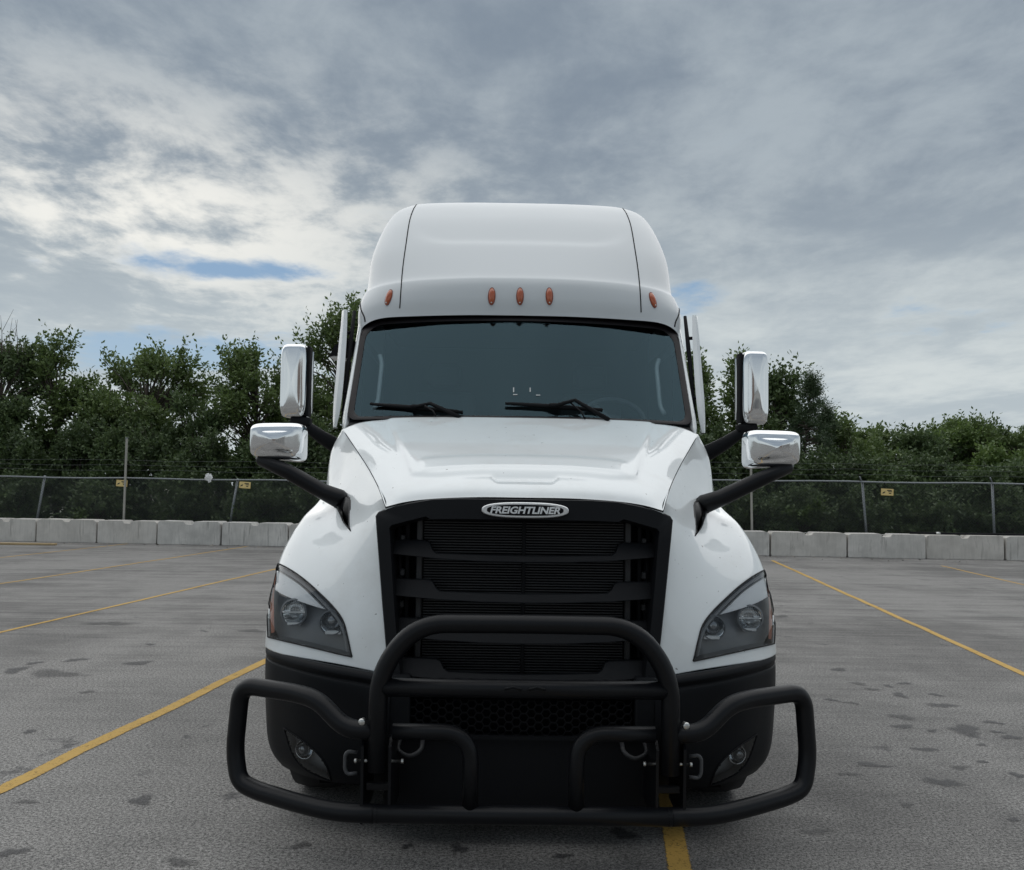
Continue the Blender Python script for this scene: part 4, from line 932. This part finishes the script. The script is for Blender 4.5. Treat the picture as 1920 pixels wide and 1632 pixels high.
# wipers
for (a, b, p0, p1, piv) in (((697, 762), (868, 778), (745, 768), (815, 768), (862, 783)), ((947, 761), (1128, 774), (1010, 763), (1080, 762), (1142, 788))):
    e0 = hit(WB, *a, .022)[0]; e1 = hit(WB, *b, .022)[0]; mid = (e0+e1)/2+Vector((0, -.012, .0))
    wp = tube([e0, e0.lerp(e1, .5)+Vector((0, -.01, 0)), e1], [.009, .016, .011], 8).build('wiper', MAT['dull'], truck)
    pv = P(*piv, 1.76); m2 = hit(WB, (p0[0]+p1[0])/2+30, p1[1]+1, .06)[0]
    tube([mid+Vector((-.03, -.012, .008)), mid+Vector((.02, -.02, .008)), m2, pv], [.010, .012, .012, .014], 8).build('wiper_arm', MAT['dull'], wp)
    sphere(mid+Vector((0, -.014, .006)), .022, (1.6, .6, .7), 8).build('wiper_joint', MAT['plastic'], wp)
    e2 = P(piv[0]-45, piv[1]-2, 1.74); tube([m2+Vector((-.03, 0, -.015)), m2.lerp(e2, .6), e2], .005, 6).build('wiper_link', MAT['dull'], wp)
cowl = MB(); xs = np.linspace(-1.08, 1.08, 40)
V = []
for x in xs: V += [(x, 1.70+.2*(abs(x)/1.09)**2.2, 1.955), (x, wy(x, 2.0)+.03, 2.01)]
MB().add(V, [(2*i, 2*i+2, 2*i+3, 2*i+1) for i in range(39)]).build('cowl', MAT['dull'], truck)

# ---- roof cap with marker lamps
zt = ZT
rows = [
 [(0, 2.355, zt-.004), (.35, 2.365, zt-.005), (.70, 2.42, zt-.008), (.95, 2.49, zt-.014), (1.075, 2.55, zt-.055), (1.125, 2.63, zt-.12), (1.15, 2.85, zt-.12), (1.175, 3.3, zt-.12), (1.185, 4.2, zt-.12), (1.185, 5.75, zt-.12)],
 [(0, 2.345, 2.885), (.35, 2.36, 2.885), (.70, 2.42, 2.88), (.95, 2.51, 2.872), (1.09, 2.60, 2.858), (1.145, 2.72, 2.84), (1.165, 2.95, 2.83), (1.185, 3.4, 2.82), (1.19, 4.2, 2.82), (1.19, 5.75, 2.82)],
 [(0, 2.375, 3.005), (.35, 2.39, 3.004), (.70, 2.46, 3.0), (.93, 2.56, 2.992), (1.065, 2.68, 2.98), (1.128, 2.82, 2.97), (1.16, 3.05, 2.96), (1.185, 3.5, 2.95), (1.19, 4.2, 2.95), (1.19, 5.75, 2.95)],
 [(0, 2.455, 3.082), (.35, 2.47, 3.08), (.70, 2.54, 3.075), (.92, 2.64, 3.066), (1.045, 2.76, 3.055), (1.112, 2.92, 3.045), (1.15, 3.15, 3.04), (1.18, 3.6, 3.03), (1.19, 4.2, 3.03), (1.19, 5.75, 3.03)],
 [(0, 2.78, 3.375), (.37, 2.79, 3.373), (.74, 2.84, 3.367), (.96, 2.92, 3.355), (1.075, 3.04, 3.34), (1.132, 3.22, 3.33), (1.158, 3.5, 3.33), (1.18, 3.9, 3.33), (1.185, 4.4, 3.33), (1.185, 5.75, 3.33)],
 [(0, 3.16, 3.690), (.37, 3.17, 3.688), (.74, 3.21, 3.682), (.93, 3.28, 3.668), (1.042, 3.38, 3.645), (1.102, 3.54, 3.615), (1.132, 3.78, 3.60), (1.16, 4.1, 3.60), (1.17, 4.6, 3.60), (1.17, 5.75, 3.60)],
 [(0, 3.56, 3.905), (.37, 3.565, 3.904), (.72, 3.59, 3.898), (.89, 3.64, 3.882), (.99, 3.70, 3.856), (1.055, 3.82, 3.815), (1.095, 4.0, 3.785), (1.13, 4.3, 3.775), (1.14, 4.8, 3.77), (1.14, 5.75, 3.77)],
 [(0, 4.02, 3.985), (.37, 4.02, 3.985), (.69, 4.03, 3.980), (.83, 4.06, 3.968), (.925, 4.10, 3.948), (.99, 4.18, 3.920), (1.04, 4.32, 3.895), (1.07, 4.55, 3.885), (1.08, 5.0, 3.88), (1.08, 5.75, 3.88)],
 [(0, 4.7, 3.99), (.37, 4.7, 3.99), (.66, 4.7, 3.985), (.79, 4.7, 3.975), (.87, 4.72, 3.965), (.92, 4.75, 3.955), (.95, 4.85, 3.945), (.97, 5.0, 3.94), (.98, 5.3, 3.94), (.98, 5.75, 3.94)],
 [(0, 5.75, 3.97), (.30, 5.75, 3.97), (.5, 5.75, 3.97), (.6, 5.75, 3.965), (.66, 5.75, 3.96), (.70, 5.75, 3.96), (.73, 5.75, 3.955), (.74, 5.75, 3.955), (.745, 5.75, 3.955), (.75, 5.75, 3.95)]]
RS = net(rows, 170, 150)
Xr, Zr = RS[:, :, 0], RS[:, :, 2]
dq = np.maximum(np.clip((Xr-.42)/.36, 0, None)**2.4+np.clip((3.58-Zr)/.20, 0, None)**2.4, 0)**(1/2.4)
dent = step(1-dq, .07)*step(3.62-RS[:, :, 1], .10)
rn = grid_normals(RS); sg = -1 if rn[56, 14, 1] > 0 else 1
RS = RS-sg*rn*(.012*dent)[:, :, None]
RF = np.concatenate([(RS*[-1, 1, 1])[:, ::-1][:, :-1], RS], 1)
roof_mb = grid_mb(RF); roof = roof_mb.build('roof_cap', MAT['roofwhite'], truck); roof['label'] = 'tall white sleeper roof cap'
RB = bvh_of(roof_mb)
for pts in ([(1202, 586), (1200, 545), (1196, 505), (1190, 465), (1183, 425), (1175, 402), (1167, 390)],):
    L_ = [hit(RB, *q, .0005)[0] for q in resample(pts, 50)]
    for s in (1, -1): tube([(s*v.x, v.y, v.z) for v in L_], .0042, 5).build('panel_gap', MAT['deep'], roof)
# rubber strip between roof cap and windscreen corner / cab side
L_ = [RB.find_nearest(P(q[0], q[1], q[2]))[0] for q in resample([(1268, 612, 2.54), (1270, 602, 2.56), (1275, 592, 2.60), (1277, 582, 2.66), (1281, 576, 2.74)], 16)]
for s in (1, -1): tube([(s*v.x, v.y, v.z) for v in L_], .006, 6).build('side_seal', MAT['rubber'], roof)
def marker(px, py, tilt, s=None):
    l, n = hit(RB, px, py, 0); ax = n.normalized()
    upv = Vector((math.sin(tilt), 0, math.cos(tilt))); upv = (upv-ax*upv.dot(ax)).normalized(); sd_ = upv.cross(ax).normalized()
    V = []; n1, n2 = 6, 20
    for i in range(n1):
        t = i/(n1-1)*math.pi/2; hgt = .024*math.sin(t); rr_ = math.cos(t)
        for j in range(n2):
            q = 2*math.pi*j/n2; a = .058*math.sin(q)*rr_; w = .022*(1+.18*math.sin(q))*math.cos(q)*rr_; V.append(l+upv*a+sd_*w+ax*(hgt-.001))
    F2 = [(i*n2+j, i*n2+(j+1) % n2, (i+1)*n2+(j+1) % n2, (i+1)*n2+j) for i in range(n1-1) for j in range(n2)]
    mk = MB().add(V, F2).build('marker_lamp', MAT['amber'], truck)
    V = [l+upv*.062*math.sin(2*math.pi*j/n2)+sd_*.026*math.cos(2*math.pi*j/n2)+ax*(.004 if k else -.004) for k in (0, 1) for j in range(n2)]
    MB().add(V, [(j, (j+1) % n2, (j+1) % n2+n2, j+n2) for j in range(n2)]+[tuple(range(n2, 2*n2))]).build('base', MAT['amberbase'], mk, False)
    sphere(l-upv*.047+ax*.012, .0055, (1, 1, 1), 6).build('screw', MAT['steel'], mk)
MAT['amberbase'] = simple('amber_lamp_base', (.22, .045, .015), .4, 0, .3, .1, 30)
for (px, py, tl) in ((922, 556, .02), (975, 556, 0), (1030, 556, -.02), (729, 558, .09), (1224, 563, -.09)): marker(px, py, tl)

# ---- cab sides and back
rows = []
for z, t in ((.95, 0), (1.3, .2), (1.7, .5), (1.95, .0), (2.05, .05), (2.30, .4), (2.55, .75), (2.66, 1.0), (2.74, 1.0)):
    zz = max(z, 2.02); e = (1.098+.003*(zz-2.02)/.7*1.098); ye = wy(e, zz)
    rows.append([(e-.012, ye+.03 if z >= 2 else 2.02, z), (e+.006, ye-.005 if z >= 2 else 2.0, z), (e+.03, ye+.03, z), (1.145 if z > 1.9 else 1.17, ye+.14, z), (1.165, max(ye+.45, 2.7), z), (1.18, 3.3, z), (1.185, 4.2, z), (1.185, 5.75, z)])
CS = net(rows, 60, 70); side_mb = grid_mb(CS)
cR, cL = both(side_mb, 'cab_side', W_)
box(-1.185, 1.185, 5.72, 5.76, .95, 3.92, .02, 2).build('cab_back', MAT['white'], truck, False)
for s, side in ((1, 'driver'), (-1, 'passenger')):
    d = box(min(s*1.168, s*1.192), max(s*1.168, s*1.192), 2.42, 3.26, 1.0, 1.98, .01, 2).build('door', MAT['white'], truck, False)
    box(min(s*1.19, s*1.205), max(s*1.19, s*1.205), 3.02, 3.17, 1.70, 1.74, .006, 1).build('handle', MAT['plastic'], d, False)
    wv = [(2.62, 2.03), (3.2, 2.03), (3.2, 2.62), (2.92, 2.62)]
    wn_ = MB().add([(s*1.186, y, z) for y, z in wv], [(0, 1, 2, 3)]).build('side_window', MAT['dull'], truck, False)
    tube([(s*1.188, y, z) for y, z in wv], .014, 6, closed=True).build('window_seal', MAT['rubber'], wn_)
    # tall white deflector blade standing off the pillar
    pts = resample([(592, 1306, 6), (640, 1309, 9), (700, 1313, 10), (750, 1317, 10), (785, 1320, 8), (812, 1323, 4)], 24); V = []
    for i, (yy, xx, w) in enumerate(pts):
        t = i/23; Yd = 2.62-.38*t; q = P(xx-4, yy, Yd); w_ = w*.0055
        V += [(s*(q.x-w_*.5), Yd-.004, q.z), (s*(q.x+.003), Yd-.018, q.z), (s*(q.x+w_*.5), Yd, q.z), (s*(q.x+w_*.5+.015), Yd+.16*min(1, .35+t*1.2), q.z), (s*(q.x+w_*.5), Yd+.16*min(1, .35+t*1.2)+.006, q.z)]
    Fc = [(i*5+k, i*5+(k+1) % 5, (i+1)*5+(k+1) % 5, (i+1)*5+k) for i in range(23) for k in range(5)]+[(0, 1, 2, 3, 4), tuple(23*5+k for k in (4, 3, 2, 1, 0))]
    df = MB().add(V, Fc).build('side_deflector', MAT['white'], truck, True, 50)
    for yy, xx in ((634, 1299), (746, 1306)):
        q = P(xx, yy, 2.58 if yy < 700 else 2.36); tube([(s*(q.x-.04), q.y+.03, q.z), (s*(q.x+.04), q.y, q.z)], .012, 8).build('stay', MAT['dull'], df)
    V = []
    for (yy, xx) in ((594, 1286), (650, 1292), (720, 1299), (790, 1306)):
        q = P(xx, yy, 2.66-.35*(yy-594)/200); V.append((s*(q.x-.006), q.y, q.z))
    tube(V, [.012, .016, .014, .008], 8).build('pillar_trim', MAT['dull'], truck)
# look-down mirror over the passenger door
q = P(648, 660, 2.75); ld = MB(); m = extrude_poly([(-.10, -.05), (.08, -.01), (.10, .05), (.02, .085), (-.06, .03)], -.10, .10); m.V = [(q.x+a, q.y+b, q.z+c_) for a, b, c_ in m.V]
ldm = m.build('look_down_mirror', MAT['dull'], truck, False); m = box(q.x-.095, q.x+.0, q.y-.085, q.y+.085, q.z-.055, q.z-.038, .006, 1); m.build('mirror_glass', MAT['lampwhite'], ldm, False)

# ---- cab interior
box(-1.02, 1.02, 2.10, 2.62, 1.80, 2.02, .06, 4).build('dashboard', MAT['dash'], truck)
box(-1.14, 1.14, 2.0, 5.7, 1.10, 1.16).build('cab_floor', MAT['deep'], truck, False)
box(-1.12, 1.12, 4.0, 4.05, 1.16, 3.5).build('sleeper_curtain', MAT['seat'], truck, False)
box(-1.0, 1.0, 2.78, 4.0, 2.78, 2.82).build('headliner', MAT['seat'], truck, False)
box(-1.10, 1.10, 1.95, 2.0, .8, 1.95).build('firewall', MAT['deep'], truck, False)
c0 = P(1150, 748, 2.62); ax = Vector((0, -.75, .66)).normalized()
swl = MB(); u = ax.cross(Vector((1, 0, 0))).normalized(); ring = [c0+Vector((0, 0, -.16))+(Vector((1, 0, 0))*math.cos(t)+u*math.sin(t))*.225 for t in [2*math.pi*i/40 for i in range(40)]]
stw = tube(ring, .016, 8, closed=True).build('steering_wheel', MAT['dash'], truck); hc = c0+Vector((0, 0, -.16)); lathe([(0, .001), (0, .07), (-.04, .08), (-.05, .05), (-.3, .04)], hc, ax, 20).build('hub', MAT['seat'], stw)
for a_ in (0, 2.2, 4.1): tube([hc, hc+(Vector((1, 0, 0))*math.cos(a_)+u*math.sin(a_))*.22], .014, 6).build('spoke', MAT['dash'], stw)
for s in (1, -1):
    tube(fillet([(s*.99, 2.46, 2.12), (s*.965, 2.50, 2.18), (s*.955, 2.60, 2.46), (s*.975, 2.62, 2.52)], .05, 4), .016, 8).build('grab_handle', MAT['lampwhite'], truck)
for s in (1, -1):
    st_ = box(s*.58-.26, s*.58+.26, 3.05, 3.55, 1.55, 1.72, .05, 3).build('seat', MAT['seat'], truck); box(s*.58-.25, s*.58+.25, 3.50, 3.66, 1.70, 2.36, .06, 3).build('backrest', MAT['seat'], st_); box(s*.58-.13, s*.58+.13, 3.50, 3.62, 2.40, 2.58, .04, 3).build('headrest', MAT['seat'], st_)

# ---- mirrors
def rounded_pod(x0, x1, z0, z1, y0, y1, e=.045, crown=.03, n=9):
    # back shell facing forward (towards -y), softly domed, superellipse outline
    V = []; Fc = []; cx_, cz_, a, b = (x0+x1)/2, (z0+z1)/2, (x1-x0)/2, (z1-z0)/2; m = 56
    rings = [(0, y1), (0, y0+e)]+[(e*(1-math.cos(t)), y0+e*(1-math.sin(t))) for t in [math.pi/2*i/6 for i in range(1, 6)]]+[(e, y0)]
    m = 72
    def outl(d):
        aa, bb = max(a-d, .004), max(b-d, .004); rc = max(.004, .055-d*.6); out = []
        for j in range(m):
            t = 2*math.pi*j/m; k = 6.0; out.append((aa*math.copysign(abs(math.cos(t))**(2/k), math.cos(t)), bb*math.copysign(abs(math.sin(t))**(2/k), math.sin(t))))
        return out
    for d, y in rings:
        for ox, oz in outl(d): V.append((cx_+ox, y, cz_+oz))
    lx, lz = a-e*2.2, b-e*2.2; yl = y0-crown*.5
    qs = [.9, .78, .64, .5, .36, .22, .1, .01]
    for q in qs:
        for ox, oz in outl(e): V.append((cx_+ox*q, y0-crown*(1-q*q), cz_+oz*q))
    rings = list(rings)+qs
    for i in range(len(rings)-1):
        for j in range(m): Fc.append((i*m+j, i*m+(j+1) % m, (i+1)*m+(j+1) % m, (i+1)*m+j))
    Fc.append(tuple(range(m))); return MB().add(V, Fc[:-1]), V[:m]
def do_mirrors():
    for s, side in ((1, 'driver'), (-1, 'passenger')):
        def shifted(q, d):
            q.V = [(v[0]-d*min(1, max(0, (v[0]-1.0)/.2)), v[1], v[2]) for v in q.V]; return q.mir()
        f_ = (lambda q: q) if s > 0 else (lambda q: shifted(q, .058))
        um, rim = rounded_pod(1.430, 1.600, 2.035, 2.508, 2.06, 2.20, .030, crown=.010)
        # slight inward turn and slimmer foot
        for k, (x, y, z) in enumerate(um.V): um.V[k] = (x+(y-2.06)*-.15-.012*(1 if 0 else 0), y+.10*(x-1.43)+.12*(max(0, 2.10-z))**1.0, z)
        a = f_(um).build('door_mirror', MAT['chrome'], truck, True, 60); a['label'] = 'tall chrome mirror on the %s door' % side
        f_(box(1.412, 1.430, 2.09, 2.20, 2.045, 2.500, .008, 3)).build('mirror_frame', MAT['dull'], a); f_(box(1.415, 1.57, 2.190, 2.215, 2.05, 2.50, .01, 2)).build('mirror_glass_frame', MAT['dull'], a)
        f_(box(1.41, 1.56, 2.222, 2.229, 2.07, 2.48, .004, 1)).build('mirror_glass', MAT['reflector'], a)
        p0 = Vector(B3(1330, 848, 2.25)); p1 = Vector((1.43, 2.14, 1.985)); f_(tube([p0-Vector((.08, -.02, .03)), p0, p0.lerp(p1, .5)+Vector((0, 0, -.006)), p1, p1+Vector((.10, 0, .015))], [.06, .052, .043, .034, .022], 14)).build('mirror_arm', MAT['plastic'], a)
        f_(box(1.40, 1.53, 2.09, 2.19, 1.985, 2.04, .018, 3)).build('mirror_foot', MAT['dull'], a)
        f_ = (lambda q: q) if s > 0 else (lambda q: shifted(q, .030))
        lm, _ = rounded_pod(1.205, 1.482, 1.745, 1.938, 1.05, 1.17, .040, crown=.020)
        for k, (x, y, z) in enumerate(lm.V):
            t = (x-1.20)/.275; zz = z-(.022*(1-t) if z < 1.84 else .0)-.010*t*(1 if z > 1.84 else -.6); lm.V[k] = (x, y+.06*(1-t)**2+.05*(1.935-z), zz)
        b = f_(lm).build('hood_mirror', MAT['chrome'], truck, True, 60); b['label'] = 'wide chrome hood mirror on the %s side' % side
        f_(box(1.21, 1.465, 1.165, 1.19, 1.755, 1.93, .01, 2)).build('mirror_glass_frame', MAT['dull'], b)
        f_(box(1.225, 1.45, 1.188, 1.194, 1.765, 1.92, .003, 1)).build('mirror_glass', MAT['reflector'], b)
        q0 = hit(FB, 1314, 950, .02)[0]; q1 = Vector(B3(1352, 934, q0.y+.03)); q2 = Vector(B3(1428, 898, 1.08)); q3 = Vector(B3(1478, 876, 1.12))
        am = tube([q0+Vector((-.005, .03, -.012)), q0, q1, q2, q3, q3+Vector((.02, .02, .01))], [.052, .052, .045, .040, .035, .018], 16); f_(am).build('mirror_arm', MAT['bar'], b)
        yb = q0.y; fp = [(1303.5, 944), (1312, 934), (1326, 928), (1334, 950), (1325, 972), (1320, 988), (1305, 1008)]
        fh = [hit(FB, min(u, 1326), v) for u, v in fp]; fo = [.055, .06, .07, .07, .065, .06, .03]; V = [l_+(CAM-l_).normalized()*d_ if u <= 1326 else Vector(B3(u, v, l_.y-.02)) for (u, v), (l_, n_), d_ in zip(fp, fh, fo)]; V = V+[v+Vector((-.03, .12, 0)) for v in V]; nf = len(fp)
        bm = bmesh.new(); vv = [bm.verts.new(v) for v in V]; bm.faces.new(vv[:nf]); bm.faces.new(vv[nf:][::-1])
        for i in range(nf): bm.faces.new((vv[i], vv[nf+i], vv[nf+(i+1) % nf], vv[(i+1) % nf]))
        bmesh.ops.recalc_face_normals(bm, faces=bm.faces[:]); bmesh.ops.bevel(bm, geom=bm.edges[:], offset=.010, segments=3, affect='EDGES'); bm.verts.index_update()
        ft = MB().add([v.co[:] for v in bm.verts], [[v.index for v in f.verts] for f in bm.faces]); bm.free(); f_(ft).build('mirror_foot', MAT['bar'], b)
do_mirrors()

# ---- chassis, wheels
ch = box(-.48, -.40, .62, 8.7, .62, .90, .01, 1); m = box(.40, .48, .62, 8.7, .62, .90, .01, 1); ch.add(m.V, m.F)
for y in (1.2, 3.0, 5.0, 7.2, 8.6): m = box(-.40, .40, y, y+.1, .66, .86); ch.add(m.V, m.F)
chs = ch.build('chassis', MAT['deep'], truck, False)
box(-.45, .45, .75, 1.9, .45, 1.45, .06, 2).build('engine', MAT['deep'], chs)
for s in (1, -1): box(min(s*.75, s*1.17), max(s*.75, s*1.17), 2.2, 5.6, .28, .95, .06, 3).build('side_fairing', MAT['white'], truck)
prof_t = [(-.14, .30), (-.15, .40), (-.145, .46), (-.125, .50), (-.06, .515), (.06, .515), (.125, .50), (.145, .46), (.15, .40), (.14, .30)]
prof_r = [(-.13, .30), (-.10, .285), (-.02, .27), (.0, .16), (.05, .13), (.06, .0005)]
def wheel(x, y, s):
    w = lathe(prof_t, (0, 0, 0), (s, 0, 0), 40).build('wheel', MAT['rubber'], truck); w.location = Vector((x, y, .515))-truck.location
    r = lathe(prof_r, (0, 0, 0), (s, 0, 0), 32).build('rim', MAT['steel'], w); return w
for s in (1, -1):
    wheel(s*1.03, 1.28, s)
    for y in (6.5, 7.8):
        for x in (.80, 1.13): wheel(s*x, y, s)
box(-.95, .95, 1.22, 1.34, .42, .56, .03, 2).build('front_axle', MAT['deep'], chs)
for y in (6.5, 7.8): box(-.8, .8, y-.1, y+.1, .42, .62, .05, 2).build('rear_axle', MAT['deep'], chs)
o = box(-.48, .48, 6.7, 7.6, .90, 1.06, .05, 2).build('fifth_wheel', MAT['deep'], chs)
print('triangles', sum(len(p.vertices)-2 for ob_ in COL.objects if ob_.type == 'MESH' for p in ob_.data.polygons))

# ------------------------------------------------------------------ the building behind the camera, seen in the chrome
wh = empty('warehouse', (14, -46, 0))
brick = simple('brown_cladding', (.16, .12, .10), .8, 0, 0, .2, 3); pale = simple('pale_cladding', (.34, .34, .33), .7, 0, 0, .1, 3)
box(2, 34, -52, -40, 0, 6.5, .05, 1).build('wall', pale, wh, False)
box(1.8, 9, -52.2, -39.6, 0, 9.0, .05, 1).build('stair_tower', brick, wh, False)
box(1.6, 34.4, -52.4, -39.7, 6.5, 6.9, .04, 1).build('roof', MAT['galv'], wh, False)
for i in range(5):
    x = 11+i*4.5; dr = box(x, x+3, -39.98, -39.9, 0, 3.6, .02, 1).build('dock_door', MAT['dash'], wh, False)
tag(wh, 'low pale warehouse with a brown stair tower across the lot', 'building')
